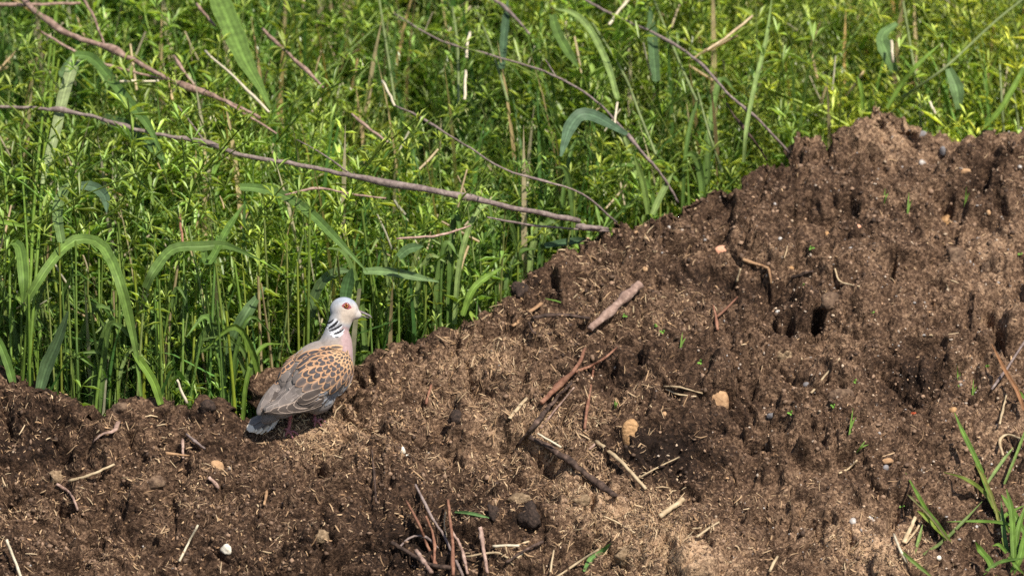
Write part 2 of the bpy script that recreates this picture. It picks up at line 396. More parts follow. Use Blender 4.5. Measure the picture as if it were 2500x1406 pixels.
def bedstraw(h, r):
    """sprawling bedstraw: thin stem with whorls of narrow leaves"""
    A_ = Acc(); lean = r.uniform(0, .95); a0 = r.uniform(0, 6.28)
    n = 9; t = np.linspace(0, 1, n)
    pts = np.stack([math.cos(a0) * lean * h * t ** 2 + .012 * np.sin(5 * t + a0), math.sin(a0) * lean * h * t ** 2 + .012 * np.cos(6 * t), h * t * (1 - .18 * lean * t)], 1)
    A_.add(*np_tube(pts, np.linspace(.0018, .0010, n)), STEM * r.uniform(.9, 1.7))
    L = .12; k = 0
    while L < h:
        q = L / h; p = np.array([np.interp(q, t, pts[:, j]) for j in range(3)])
        nl = r.integers(4, 8); ll = (.039 - .017 * q ** 3) * r.uniform(.65, 1.35); ph = r.uniform(0, 6)
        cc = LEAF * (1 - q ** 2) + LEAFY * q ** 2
        tw = r.normal(0, .55, 2)
        ll0 = ll; pp = p
        for i in range(nl):
            a = ph + 6.283 * i / nl + r.uniform(-.45, .45); up = r.uniform(-.2, .9) + .45 * q
            d = np.array([math.cos(a), math.sin(a), up + tw[0] * math.cos(a) + tw[1] * math.sin(a)]); d /= np.linalg.norm(d)
            sd = np.cross(d, [0, 0, 1]); sd /= np.linalg.norm(sd); w = ll * .078
            nrm = np.cross(sd, d)
            ll = ll0 * r.uniform(.6, 1.35); w = ll0 * .078; p = pp + np.array([0, 0, r.uniform(-.004, .004)])
            A_.add([p, p + d * ll * .6 + sd * w + nrm * w * .5, p + d * ll - np.array([0, 0, ll * .12]), p + d * ll * .6 - sd * w + nrm * w * .5],
                   [[0, 1, 2], [0, 2, 3]], cc * r.uniform(.75, 1.25))
        L += r.uniform(.028, .050); k += 1
    return A_.arr()
def panicle(h, r):
    """meadow grass with a loose open head of spikelets"""
    A_ = Acc(); a0 = r.uniform(0, 6.28); lean = r.uniform(.05, .5)
    n = 8; t = np.linspace(0, 1, n)
    pts = np.stack([math.cos(a0) * lean * h * t ** 2.2, math.sin(a0) * lean * h * t ** 2.2, h * t * (1 - .2 * lean * t)], 1)
    A_.add(*np_tube(pts, np.linspace(.0016, .0007, n)), STEM * r.uniform(.9, 1.3))
    for i in range(34):
        q = r.uniform(.68, 1); p = np.array([np.interp(q, t, pts[:, j]) for j in range(3)])
        a = r.uniform(0, 6.28); ln = (1.08 - q) * .11 * r.uniform(.4, 1)
        e = p + np.array([math.cos(a) * ln, math.sin(a) * ln, -.2 * ln + r.uniform(0, .01)])
        c = np.array([.24, .28, .095]) * r.uniform(.7, 1.25)
        A_.add([p, p + [.0006, 0, 0], e], [[0, 1, 2]], c * .8)
        d = np.array([math.cos(a) * .5, math.sin(a) * .5, -r.uniform(.1, 1)]); d /= np.linalg.norm(d)
        sd = np.cross(d, [.1, .2, 1]); sd /= np.linalg.norm(sd); l2 = .0065 * r.uniform(.7, 1.3)
        A_.add([e, e + d * l2 * .5 + sd * .0014, e + d * l2, e + d * l2 * .5 - sd * .0014], [[0, 1, 2], [0, 2, 3]], c)
    return A_.arr()
def blade_tuft(h, r):
    A_ = Acc()
    for b_ in range(r.integers(4, 8)):
        a0 = r.uniform(0, 6.28); lean = r.uniform(.1, 1.1); hh = h * r.uniform(.55, 1.05); w = r.uniform(.0022, .0052)
        n = 7; t = np.linspace(0, 1, n)
        pts = np.stack([math.cos(a0) * lean * hh * t ** 2.3 * .7 + r.uniform(-.02, .02), math.sin(a0) * lean * hh * t ** 2.3 * .7 + r.uniform(-.02, .02), hh * (t - .38 * lean * t ** 3)], 1)
        sd = np.array([-math.sin(a0), math.cos(a0), 0]); tw = r.uniform(-1.2, 1.2)
        V = []
        for i in range(n):
            aa = tw * t[i]; s2 = sd * math.cos(aa) + np.array([math.cos(a0), math.sin(a0), .2]) * math.sin(aa)
            ww = w * (1 - t[i] ** 3) ** .7 + .0002
            V += [pts[i] - s2 * ww, pts[i] + s2 * ww]
        Fc = []
        for i in range(n - 1): Fc += [[2 * i, 2 * i + 1, 2 * i + 3], [2 * i, 2 * i + 3, 2 * i + 2]]
        c = np.array([.085, .17, .035]) * r.uniform(.75, 1.35)
        if r.uniform() < .02: c = np.array([.42, .34, .19])
        A_.add(V, Fc, np.outer(np.repeat(np.linspace(1.25, .95, n), 2), c))
    return A_.arr()
def yc_at(x): return np.interp(x, xs, base(xs, corr))
def scatter(name, templates, pts, hscale, mat, label, cat, colvar=.2, colfun=None):
    Vs, Fs, Cs = [], [], []; off = 0
    which = rng.integers(0, len(templates), len(pts))
    for k, (V, Fc, C) in enumerate(templates):
        sel = np.where(which == k)[0]
        if not len(sel): continue
        a = rng.uniform(0, 6.283, len(sel)); c, s_ = np.cos(a)[:, None], np.sin(a)[:, None]
        sc = hscale[sel][:, None]
        X = (V[None, :, 0] * c - V[None, :, 1] * s_) * sc + pts[sel][:, 0:1]
        Y = (V[None, :, 0] * s_ + V[None, :, 1] * c) * sc + pts[sel][:, 1:2]
        Z = V[None, :, 2] * sc + pts[sel][:, 2:3]
        VV = np.stack([X, Y, Z], 2).reshape(-1, 3)
        FF = (Fc[None] + (np.arange(len(sel)) * len(V))[:, None, None]).reshape(-1, 3) + off
        br = rng.uniform(1 - colvar, 1 + colvar, (len(sel), 1, 1)); hue = rng.uniform(-.14, .14, (len(sel), 1))
        CC = C[None] * br; CC = CC.copy(); CC[:, :, 0] *= 1.03 + hue; CC[:, :, 2] *= 1 - hue
        if colfun is not None: CC = CC * colfun(pts[sel])[:, None, :]
        Vs.append(VV); Fs.append(FF); Cs.append(CC.reshape(-1, 3)); off += len(VV)
    Vs = np.concatenate(Vs); Fs = np.concatenate(Fs); Cs = np.concatenate(Cs)
    bad = Vs[:, 1] < yc_at(Vs[:, 0]) + .022                 # the weeds stop behind the crest
    dv = (np.abs(Vs[:, 0] - O_DOVE[0]) < .13) & (Vs[:, 1] < O_DOVE[1] + .17)
    Fs = Fs[~(bad | dv)[Fs].any(1)]
    used = np.unique(Fs); rm = np.zeros(len(Vs), int); rm[used] = np.arange(len(used))
    o = np_mesh(name, Vs[used], rm[Fs], mat, cols=Cs[used])
    tag(o, label, cat, kind='stuff'); return o
def field_pts(n, x0, x1, y1, gap=.09, dens=None):
    x = rng.uniform(x0, x1, n * 3); y = rng.uniform(-.1, y1, n * 3)
    yc = yc_at(x); k = y > yc + (gap(x) if callable(gap) else gap)
    # thin out far beyond the frame
    k &= rng.uniform(0, 1, n * 3) < np.where(np.abs(x) > .95, .35, 1) * np.where(y > 1.3, .35, 1)
    if dens is not None: k &= rng.uniform(0, 1, n * 3) < dens(x, y)
    x, y = x[k][:n], y[k][:n]
    return np.stack([x, y, bank(y) - .02], 1)
O_DOVE = (-.29, -.03)
def warm(P):
    f = sstep(-.5, .7, P[:, 0] + .35 * fbm(P, .35, 2, 90))
    g = (1.17 + .24 * fbm(P, .22, 2, 97))[:, None]
    return np.stack([.90 + .50 * f, .95 + .30 * f, 1.0 + .15 * f], 1) * g
r_ = np.random.default_rng(3)
tb = [bedstraw(.44 * r_.uniform(.85, 1.1), r_) for _ in range(14)]
P1 = field_pts(5200, -1.25, 1.25, 1.75, lambda x: .08 + .03 * (1 - sstep(-.25, .1, x)))
hs = rng.uniform(.55, 1.1, len(P1)) * (1 + .32 * fbm(P1, .20, 2, 33))
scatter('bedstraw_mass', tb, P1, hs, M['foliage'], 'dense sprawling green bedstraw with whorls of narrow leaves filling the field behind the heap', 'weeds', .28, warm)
tg = [blade_tuft(.48, r_) for _ in range(12)]
P2 = field_pts(3000, -1.25, 1.25, 1.75, .06, lambda x, y: np.where(x < -.2, 1, .55))
scatter('grass_blades', tg, P2, rng.uniform(.55, 1.1, len(P2)), M['blade'], 'thin green grass blades mixed all through the weeds behind the heap', 'grass', .25, warm)
tp = [panicle(.50, r_) for _ in range(8)]
P3 = field_pts(800, -1.25, 1.25, 1.75, .08, lambda x, y: .35 + .65 * sstep(-.2, .5, x))
scatter('meadow_grass_heads', tp, P3, rng.uniform(.75, 1.12, len(P3)), M['foliage'], 'loose pale seed heads of meadow grass above the weeds, thickest on the right', 'grass', .2)

ts = []
for _ in range(10):                                    # bare upright culms of the front row
    A_ = Acc(); a0 = r_.uniform(0, 6.28); ln = r_.uniform(0, .16); n_ = 6; t_ = np.linspace(0, 1, n_)
    pts = np.stack([math.cos(a0) * ln * .4 * t_ ** 1.6, math.sin(a0) * ln * .4 * t_ ** 1.6, .42 * t_], 1)
    A_.add(*np_tube(pts, np.linspace(.0026, .0016, n_) * r_.uniform(.7, 1.2), 4), np.array([[.22, .31, .055], [.16, .26, .05], [.27, .33, .10]][_ % 3])); ts.append(A_.arr())
x_ = rng.uniform(-1.2, .45, 520); P4 = np.stack([x_, yc_at(x_) + .05 + .17 * rng.uniform(0, 1, 520) ** 1.3, np.full(520, GZ - .02)], 1)
P4 = P4[rng.uniform(0, 1, 520) < np.where(x_ < -.3, .62, .25)]
scatter('grass_culms', ts, P4, rng.uniform(.6, 1.15, len(P4)), M['blade'], 'crowd of thin upright green culms along the foot of the weeds, densest on the left', 'grass', .25)

tr_ = []
for _ in range(8):                                     # short bleached straws caught in the weeds
    A_ = Acc(); l_ = r_.uniform(.02, .07); a0 = r_.uniform(0, 6.28); d_ = np.array([math.cos(a0), math.sin(a0), r_.uniform(-.4, 2.5)]); d_ /= np.linalg.norm(d_)
    A_.add(*np_tube(np.array([np.zeros(3), d_ * l_ * .5 + [0, .001, 0], d_ * l_]), np.array([.0016, .0018, .0014]) * r_.uniform(.6, 1.3), 4), np.array([.55, .48, .32]) * r_.uniform(.8, 1.15)); tr_.append(A_.arr())
P5 = field_pts(450, -1.1, 1.1, 1.5, .06); P5[:, 2] += .42 * rng.uniform(.55, 1.0, len(P5))
scatter('straw_bits', tr_, P5, rng.uniform(.6, 1.3, len(P5)), M['blade'], 'short bleached straw bits caught all through the green weeds', 'straw', .15)

# front face / canopy of the vegetation, for placing single blades and twigs
CANZ = .215
def veg(px, py, lift=.02):
    x = (px - 1250) * S; yf = float(yc_at(x)) + .10
    p = at(px, py, yf)
    if p.z > CANZ + .38 * max(0, yf - .2):
        d = ray(px, py); p = CAM + d * ((CANZ - CAM.z - .38 * (.2 - CAM.y)) / (d.z - .38 * d.y))
        p.z = max(p.z, CANZ)
    return p + CW * lift

def catmull(P, n):
    P = [Vector(p) for p in P]
    if len(P) == 2: return [P[0].lerp(P[1], i / n) for i in range(n + 1)]
    Q = [P[0] * 2 - P[1]] + P + [P[-1] * 2 - P[-2]]; out = []
    seg = len(P) - 1; k = max(2, n // seg)
    for i in range(seg):
        a, b_, c, d = Q[i:i + 4]
        for j in range(k):
            t = j / k
            out.append(.5 * ((2 * b_) + (c - a) * t + (2 * a - 5 * b_ + 4 * c - d) * t * t + (3 * b_ - a - 3 * c + d) * t ** 3))
    out.append(P[-1]); return out
def tube_data(pts, r0, r1, sides=8, rough=.12, flat=1.0, knots=0):
    n = len(pts); vs = []; fs = []; up = Vector((.1, -.3, 1))
    kn = [random.uniform(.1, .9) for _ in range(knots)]
    for i, p in enumerate(pts):
        t = i / (n - 1); T = (pts[min(i + 1, n - 1)] - pts[max(i - 1, 0)]).normalized()
        u = T.cross(up).normalized(); w = u.cross(T).normalized()
        r = r0 + (r1 - r0) * t
        for k in kn: r *= 1 + .45 * math.exp(-((t - k) * n / 1.6) ** 2)
        for k in range(sides):
            a = 2 * math.pi * k / sides; rr = r * (1 + random.uniform(-rough, rough))
            vs.append(p + u * math.cos(a) * rr + w * math.sin(a) * rr * flat)
    for i in range(n - 1):
        for k in range(sides):
            a = i * sides + k; b_ = i * sides + (k + 1) % sides
            fs.append((a, b_, b_ + sides, a + sides))
    fs.append(tuple(range(sides - 1, -1, -1))); fs.append(tuple(range((n - 1) * sides, n * sides)))
    return vs, fs
def tube(name, pts, r0, r1, mat, parent=None, **kw):
    vs, fs = tube_data(pts, r0, r1, **kw)
    return pydata(name, vs, fs, mat, parent)
def jitter(pts, a):
    return [p + Vector((random.uniform(-a, a), random.uniform(-a, a), random.uniform(-a, a))) if 0 < i < len(pts) - 1 else p for i, p in enumerate(pts)]

# ------------------------------------------------------------------ twigs lying in the weeds
def veg_twig(name, label, cat, pl, r0, r1, mat, lift=.02, group=None, seg=26, sides=7, knots=3, branches=()):
    lift += .055; tk = .84 if name == 'dry_branch' else .68
    P = [veg(x, y, lift) for x, y in pl]
    pts = jitter(catmull(P, seg), (r0 + r1) * S * .13)
    root = empty(name, pts[0]) if branches else None
    o = tube('stem' if branches else name, pts, r0 * tk * S, r1 * tk * S, mat, root, sides=sides, rough=.13, knots=knots)
    for bl, br in branches:
        Q = [veg(x, y, lift) for x, y in bl]
        tube('side_branch', jitter(catmull(Q, 8), br * S * .3), br * S, br * S * .6, mat, root, sides=5)
    return tag(root or o, label, cat, group)
G1 = 'dry twigs lying across the weeds'
veg_twig('dry_branch', 'thick pinkish brown dry branch slanting down across the weeds from the top left corner', 'branch',
         [(55, -8), (110, 45), (180, 90), (262, 118), (330, 150), (400, 190), (480, 222), (560, 252), (640, 292)], 9, 5, M['bark'], .05, G1, 40, 8, 6,
         [([(212, 4), (238, 50), (262, 112)], 4), ([(560, 255), (600, 280), (680, 330)], 4)])
veg_twig('dry_branch', 'longest greyish brown branch curving from the left edge down to the heap crest', 'branch',
         [(-8, 265), (130, 270), (230, 287), (360, 325), (500, 350), (600, 382), (760, 410), (900, 440), (1100, 475), (1250, 508), (1412, 541)], 4.5, 8.5, M['grey_bark'], .05, G1, 60, 8, 8,
         [([(505, 348), (470, 300), (440, 262)], 2.5), ([(860, 428), (800, 385), (730, 345)], 2.5)])
veg_twig('broken_twig', 'short grey broken twig end pointing at the dark crest of the heap', 'twig', [(1405, 553), (1440, 556), (1482, 560)], 7, 6, M['grey_bark'], .03, G1, 8)
veg_twig('dry_twig', 'long thin dark twig arching from the top middle down to the crest', 'twig',
         [(965, 40), (1080, 105), (1200, 140), (1330, 180), (1440, 240), (1510, 310), (1570, 380), (1620, 440), (1652, 496)], 3.5, 5, M['grey_bark'], .045, G1, 50,
         branches=[([(1355, 190), (1340, 165), (1330, 150)], 2)])
veg_twig('dry_twig', 'brown twig running from the top edge down right to the notch in the crest', 'twig',
         [(1405, -6), (1500, 45), (1600, 90), (1700, 155), (1780, 240), (1850, 300), (1920, 376)], 5, 5, M['grey_bark'], .05, G1, 44)
veg_twig('dry_twig', 'thin twig behind and parallel to the one reaching the crest notch', 'twig', [(1770, 255), (1800, 300), (1840, 350), (1870, 395)], 3, 3.5, M['dark_bark'], .02, G1, 14)
veg_twig('dry_twig', 'straight reddish brown twig slanting beside the widest grass blade', 'twig', [(645, 75), (690, 120), (740, 165), (792, 218)], 5.5, 5, M['bark'], .04, G1, 16)
veg_twig('dry_twig', 'faint continuation twig sunk in the weeds left of the middle', 'twig', [(860, 280), (905, 318), (950, 350)], 4, 4, M['bark'], .01, G1, 10)
veg_twig('dry_twig', 'thin grey twig with a pale kinked top slanting through the middle of the weeds', 'twig',
         [(968, 262), (1020, 285), (1080, 322), (1150, 365), (1230, 415), (1330, 445), (1420, 475), (1505, 545)], 3.2, 3.8, M['grey_bark'], .03, G1, 34)
veg_twig('dry_twig', 'dark twig hanging in from the top edge at the middle', 'twig', [(1190, -6), (1240, 30), (1292, 88)], 5.5, 4.5, M['grey_bark'], .04, G1, 12)
veg_twig('dry_stalk', 'pale pinkish stalk lying level along the top left edge', 'stalk', [(-6, 16), (90, 18), (205, 13)], 6, 5.5, M['bark'], .045, G1, 10, knots=1)
veg_twig('dry_twig', 'slender knotted twig just under the thick branch at upper left', 'twig', [(98, 75), (180, 125), (240, 152), (300, 172), (405, 198)], 3.5, 4.5, M['bark'], .035, G1, 18)
veg_twig('dry_twig', 'thin wavy twig below the longest branch, left of the middle', 'twig', [(700, 478), (780, 462), (860, 476), (945, 486)], 3.5, 3, M['bark'], .045, G1, 16)
veg_twig('dry_twig', 'hair thin grey twig running level into the heap crest', 'twig', [(1190, 532), (1300, 551), (1400, 560), (1485, 566)], 3, 3.5, M['grey_bark'], .04, G1, 16)
veg_twig('dry_twig', 'short bent tan twig above the grass left of the crest', 'twig', [(970, 584), (1030, 580), (1080, 574), (1150, 552)], 3.5, 3, M['bark'], .04, G1, 12)
veg_twig('dry_twig', 'short straight twig crossing in the weeds at the top edge, left of middle', 'twig', [(485, 15), (505, 40), (530, 68)], 4, 4, M['bark'], .03, G1, 8)
veg_twig('dry_twig', 'thin stick pointing down between the two big branches', 'twig', [(430, 140), (455, 180), (480, 212)], 3, 3, M['bark'], .03, G1, 8)
G2 = 'bleached straws caught in the weeds'
veg_twig('straw', 'white bleached straw lying level beneath the thick branch', 'straw', [(300, 204), (345, 203), (395, 202)], 5, 4.5, M['pale_straw'], .05, G2, 6, knots=0)
veg_twig('straw', 'long yellowish white straw crossing the foot of the widest blade', 'straw', [(508, 130), (560, 178), (610, 225), (662, 278)], 4.5, 4.5, M['pale_straw'], .06, G2, 10, knots=1)
veg_twig('straw', 'slanting pale straw at the top edge right of the middle', 'straw', [(1540, -4), (1510, 32), (1485, 66)], 5.5, 5.5, M['pale_straw'], .05, G2, 6, knots=0)
veg_twig('straw', 'upright white straw bit, the upper of two in the middle weeds', 'straw', [(1148, 85), (1143, 110), (1140, 146)], 6, 6, M['pale_straw'], .05, G2, 6, knots=0)
veg_twig('straw', 'upright white straw bit, the lower of two in the middle weeds', 'straw', [(1138, 178), (1136, 212), (1135, 247)], 6, 6, M['pale_straw'], .05, G2, 6, knots=0)
veg_twig('straw', 'short kinked white straw at the head of the thin middle twig', 'straw', [(936, 203), (952, 232), (966, 262)], 5.5, 4.5, M['pale_straw'], .05, G2, 6, knots=0)
veg_twig('straw', 'pale straw slanting through the weeds above the crest notch, far right', 'straw', [(1722, 128), (1780, 88), (1832, 45)], 5, 4.5, M['straw'], .05, G2, 8, knots=0)
veg_twig('straw', 'bright white straw bit high above the right crest peak', 'straw', [(2168, 105), (2170, 130), (2172, 158)], 6, 6, M['pale_straw'], .05, G2, 6, knots=0)
veg_twig('straw', 'white straw bit low over the crest right of the peak', 'straw', [(2262, 252), (2270, 268), (2276, 282)], 5, 5, M['pale_straw'], .04, G2, 6, knots=0)
veg_twig('straw', 'short bleached straw in the folded leaves above the middle crest', 'straw', [(1505, 255), (1502, 280), (1498, 310)], 5, 5, M['pale_straw'], .05, G2, 6, knots=0)
veg_twig('straw', 'reddish withered leaf hanging among the upright stems on the left', 'leaf', [(445, 525), (448, 560), (455, 605)], 6, 4, M['red_bark'], .04, None, 6, knots=0)
veg_twig('straw', 'white dry stem scrap standing by the heap crest left of the dove', 'straw', [(438, 925), (448, 950), (462, 982)], 4, 6, M['pale_straw'], .03, G2, 6, knots=0)

# ------------------------------------------------------------------ single broad blades
QS = (-1, -.75, -.5, -.25, 0, .25, .5, .75, 1)
def ribbon_data(P, w, n=22, fold=.22, face=None, tipw=.12, profile=None, twist=0.0):
    pts = catmull(P, n); m_ = len(pts); vs, fs = [], []
    face = face or (CW + Vector((0, 0, .35)))
    for i, p in enumerate(pts):
        t = i / (m_ - 1); T = (pts[min(i + 1, m_ - 1)] - pts[max(i - 1, 0)]).normalized()
        f = face.copy(); f.rotate(Matrix.Rotation(twist * t, 3, T))
        sd = T.cross(f).normalized(); nr_ = sd.cross(T).normalized()
        if nr_.dot(CW) < 0: nr_ = -nr_
        if profile: ww = w * float(np.interp(t, [a for a, _ in profile], [b_ for _, b_ in profile]))
        else: ww = w * max(tipw, min(1, (1 - t) * 3.2) ** .75) * (.75 + .25 * min(1, t * 4))
        ww *= 1 + .05 * math.sin(i * 1.7)
        for k, q in enumerate(QS):
            vs.append(p + sd * ww * q * .5 - nr_ * ww * fold * (1 - abs(q)) )
        for k, q in enumerate(QS):
            vs.append(p + sd * ww * q * .5 - nr_ * (ww * fold * (1 - abs(q)) + .0003))
    for i in range(m_ - 1):
        for k in range(8):
            a = i * 18 + k; fs.append((a, a + 1, a + 19, a + 18)); a += 9; fs.append((a + 1, a, a + 18, a + 19))
    return vs, fs
def blade_obj(name, P, w, col, parent=None, mat=None, var=.06, **kw):
    vs, fs = ribbon_data(P, w, **kw)
    V = np.array([tuple(v) for v in vs]); Fc = np.array(fs)
    q = np.tile(np.array(QS + QS), len(V) // 18)
    c = np.outer(1 + .14 * np.cos(q * 4 * math.pi) + rng.uniform(-var, var, len(V)), col)
    c[:, :] *= np.where(np.abs(q) < .1, 1.3, 1)[:, None]
    return np_mesh(name, V, Fc, mat or M['blade'], cols=c, smooth=True, parent=parent)
BR = (.18, .29, .045); MID = (.12, .21, .042); TEAL = (.125, .205, .048); PALE = (.25, .34, .11); YEL = (.24, .30, .03)
GB = 'broad grass leaves standing out of the weeds'
def leaf(label, pl, wpx, col, lift=.05, lifts=None, **kw):
    P = [veg(x, y, lift + .05 if lifts is None else lifts[min(i, len(lifts) - 1)]) for i, (x, y) in enumerate(pl)]
    o = blade_obj('grass_leaf', P, wpx * S, col, **kw)
    return tag(o, label, 'grass leaf', GB, 'thing')
leaf('widest bright green grass leaf, hanging from the top edge left of the middle', [(665, 268), (640, 215), (608, 160), (580, 95), (548, 20), (530, -25)], 56, (.17, .27, .06), .07, profile=[(0, .12), (.25, .45), (.55, .95), (.75, 1), (1, .85)], fold=.1)
leaf('narrow dark leaf arching from the folded leaf at upper left down to the right', [(192, 140), (230, 145), (270, 185), (320, 250), (370, 310), (412, 400)], 26, (.12, .21, .05), .07)
leaf('broad soft leaf under the longest branch at the left', [(255, 290), (320, 315), (370, 350), (410, 400)], 36, (.11, .19, .06), .02)
leaf('great arched leaf on the left, bending over and down to the heap', [(70, 740), (120, 660), (170, 600), (215, 583), (262, 610), (298, 680), (322, 770), (340, 860), (352, 965)], 26, (.17, .27, .06), .05, tipw=.3)
leaf('dark arched leaf left of the middle stems, curving right', [(362, 705), (385, 660), (430, 622), (500, 605), (560, 603), (640, 635)], 25, TEAL, .06)
leaf('bluish leaf curving right and down across the weeds above the dove', [(590, 458), (640, 462), (700, 480), (760, 520), (830, 590), (900, 665)], 24, (.13, .22, .055), .03)
leaf('folded blue green leaf with a dark hanging tip above the middle crest', [(1528, 332), (1490, 310), (1450, 288), (1415, 285), (1390, 315), (1378, 350), (1368, 385)], 34, (.11, .18, .10), .08, profile=[(0, .3), (.3, .9), (.55, 1), (.7, .9), (1, .2)], fold=.05)
leaf('thin grey green leaf folded over at the top middle', [(1505, 245), (1480, 160), (1440, 80), (1400, 40), (1352, 28)], 17, PALE, .07)
leaf('blue green leaf hanging beside the folded thin one at the top middle', [(1348, 40), (1358, 80), (1385, 130), (1412, 172)], 24, TEAL, .06)
leaf('pale teal leaf lying level just above the head of the dove', [(890, 662), (940, 662), (1000, 672), (1072, 688)], 22, (.17, .26, .10), .0)
leaf('short bluish leaf bowed over just behind the nape of the dove', [(762, 775), (768, 725), (790, 685), (825, 662), (862, 663)], 24, (.12, .19, .07), -.03)
leaf('pointed dark green leaf rising above the crown of the dove', [(845, 735), (850, 700), (862, 655)], 30, (.08, .16, .05), .03)
leaf('wide grey green leaf slanting up in the shade left of the dove', [(548, 890), (566, 830), (600, 765), (645, 700)], 34, (.10, .17, .06), -.075, profile=[(0, .5), (.3, 1), (.7, .9), (1, .2)])
leaf('long grey green leaf standing upright left of the dove', [(530, 985), (540, 920), (560, 860), (585, 800)], 26, (.10, .18, .06), -.085)
leaf('bluish upright leaf among the stems at the left centre', [(480, 960), (462, 880), (450, 790), (452, 690)], 22, (.11, .19, .06), -.07)
leaf('upright teal leaf right beside the bluish one', [(378, 880), (362, 800), (352, 730)], 20, TEAL, -.07)
leaf('broad upright leaf near the left crest with a pale back', [(100, 978), (120, 900), (150, 830), (175, 760)], 34, (.13, .21, .09), .05, profile=[(0, .6), (.4, 1), (.8, .6), (1, .15)])
leaf('slanting dark leaf leaving the bottom left of the grass', [(50, 965), (30, 890), (5, 830), (-30, 780)], 20, MID, .05)
leaf('bright leaf drooping between arched leaf and crest', [(400, 985), (382, 930), (350, 880), (330, 860)], 20, BR, .05)
leaf('short leaf curling left of the arched leaf', [(45, 590), (60, 625), (68, 680), (66, 740)], 26, (.15, .25, .05), .06)
leaf('bright slanting leaf over the left edge', [(-10, 540), (30, 545), (78, 556)], 13, BR, .07)
leaf('mid green leaf leaning right below the longest branch', [(500, 600), (515, 640), (560, 560), (600, 500)], 18, MID, .04)
leaf('broad pale leaf rising in the middle left weeds', [(160, 590), (150, 520), (165, 470), (185, 445)], 26, (.16, .24, .08), .06)
leaf('rounded blue green leaf at the left below the branch', [(205, 455), (235, 458), (262, 480), (268, 520)], 26, (.11, .18, .10), .04)
leaf('pale leaf stub above the crest near the broken twig', [(1590, 525), (1610, 480), (1640, 425)], 16, PALE, .05)
leaf('narrow pale leaf between the twig ends above the crest', [(1580, 525), (1568, 450), (1545, 380)], 15, (.2, .29, .07), .05)
leaf('long light green leaf rising from the weeds right of the middle', [(1810, 400), (1818, 310), (1840, 200), (1865, 100), (1880, -10)], 11, PALE, .07)
leaf('light leaf leaning left above the peak of the heap', [(2158, 268), (2190, 215), (2230, 165), (2290, 110)], 12, BR, .05)
leaf('upright light stem left of the heap peak', [(2102, 272), (2098, 225), (2088, 190)], 11, BR, .03)
leaf('dark leaf bending at the top right of the weeds', [(2490, 170), (2440, 260), (2390, 320)], 14, BR, .05)
leaf('broad soft leaf blurred in the right hand weeds', [(2180, 180), (2160, 130), (2150, 90), (2185, 60)], 40, (.14, .23, .08), .02, profile=[(0, .5), (.4, 1), (1, .3)])
leaf('broad blurred leaf at the far right of the weeds', [(2335, 270), (2330, 220), (2310, 170)], 38, (.15, .24, .09), .02, profile=[(0, .4), (.5, 1), (1, .5)])
leaf('broad leaf lying over the weeds right of the top middle', [(1600, 200), (1592, 110), (1585, 20)], 26, (.10, .17, .07), .02)
leaf('dark leaf at the top middle by the hanging twig', [(1225, 170), (1232, 80), (1240, 5)], 20, (.08, .14, .07), .03)
leaf('small leaf beside the crest right of the dove', [(975, 628), (1000, 608), (1035, 602)], 24, (.11, .19, .07), .05)
leaf('green leaf leaning over the crest above the thick stick', [(1130, 770), (1160, 700), (1230, 650)], 16, BR, .03)
leaf('dark low leaf against the crest below the thin level twig', [(1330, 600), (1390, 590), (1440, 585)], 18, (.07, .13, .06), .02)

# tall grass plant at the left: straight stalks and one folded pale leaf
tgp = empty('tall_grass', veg(90, 940))
tag(tgp, 'tall tuft of straight light green stalks with a folded pale leaf, left side', 'grass')
for pl, r0, r1, c in [([(62, 935), (80, 700), (92, 480), (120, 200), (150, -20)], 5, 3.2, BR), ([(75, 930), (100, 600), (112, 420), (135, 180), (146, 20)], 4.5, 2.8, BR),
                      ([(108, 470), (118, 340), (150, 150)], 4, 3, (.2, .29, .03)), ([(80, 940), (75, 640), (58, 380), (52, 300)], 4, 2, BR), ([(35, 900), (25, 500), (0, 300)], 4, 2.5, BR)]:
    pts = catmull([veg(x, y, .075) for x, y in pl], 18)
    vs, fs = tube_data(pts, r0 * S, r1 * S, sides=5, rough=.04)
    quads = [f for f in fs if len(f) == 4]
    np_mesh('stalk', np.array([tuple(v_) for v_ in vs]), np.array(quads), M['blade'], cols=np.outer(rng.uniform(.9, 1.1, len(vs)), c), smooth=True, parent=tgp)
blade_obj('leaf', [veg(x, y, .09) for x, y in [(112, 450), (125, 395), (145, 320), (162, 240), (182, 175), (192, 148)]], 30 * S, (.30, .36, .17), tgp, profile=[(0, .3), (.3, .8), (.7, 1), (1, .8)], fold=.08)
blade_obj('leaf', [veg(x, y, .088) for x, y in [(190, 146), (172, 165), (160, 185), (185, 180), (200, 150)]], 28 * S, (.11, .18, .07), tgp, profile=[(0, .8), (1, .6)])
blade_obj('leaf', [veg(x, y, .07) for x, y in [(112, 430), (130, 330), (150, 240)]], 22 * S, (.20, .30, .03), tgp)

# upright stems of the front row
def where(x):
    for lim, t in [(45, 'at the left edge'), (110, 'above the left clump'), (175, 'just right of the left clump'), (240, 'over the deepest dip of the crest'), (310, 'right of the deepest dip'), (370, 'over the second low hump'), (440, 'between hump and black clod'),
                   (500, 'left of the black clod'), (560, 'right of the black clod'), (620, 'left of the tail of the dove'), (690, 'beside the back of the dove'), (780, 'behind the neck of the dove'), (880, 'behind the head of the dove'), (980, 'right of the dove'),
                   (1080, 'at the first step of the crest'), (1200, 'on the rising crest'), (1350, 'by the broken twig end'), (1500, 'by the twig ends'), (1640, 'above the middle crest'), (9999, 'left of the right peak')]:
        if x < lim: return t
def hue(c):
    c = np.asarray(c)
    return 'yellow green' if c[0] > c[1] * .75 and c[2] < .06 else 'pale green' if c[2] > .1 else 'bluish green' if c[2] > c[1] * .42 else 'dark green' if c[1] < .19 else 'bright green'
used_labels = {}
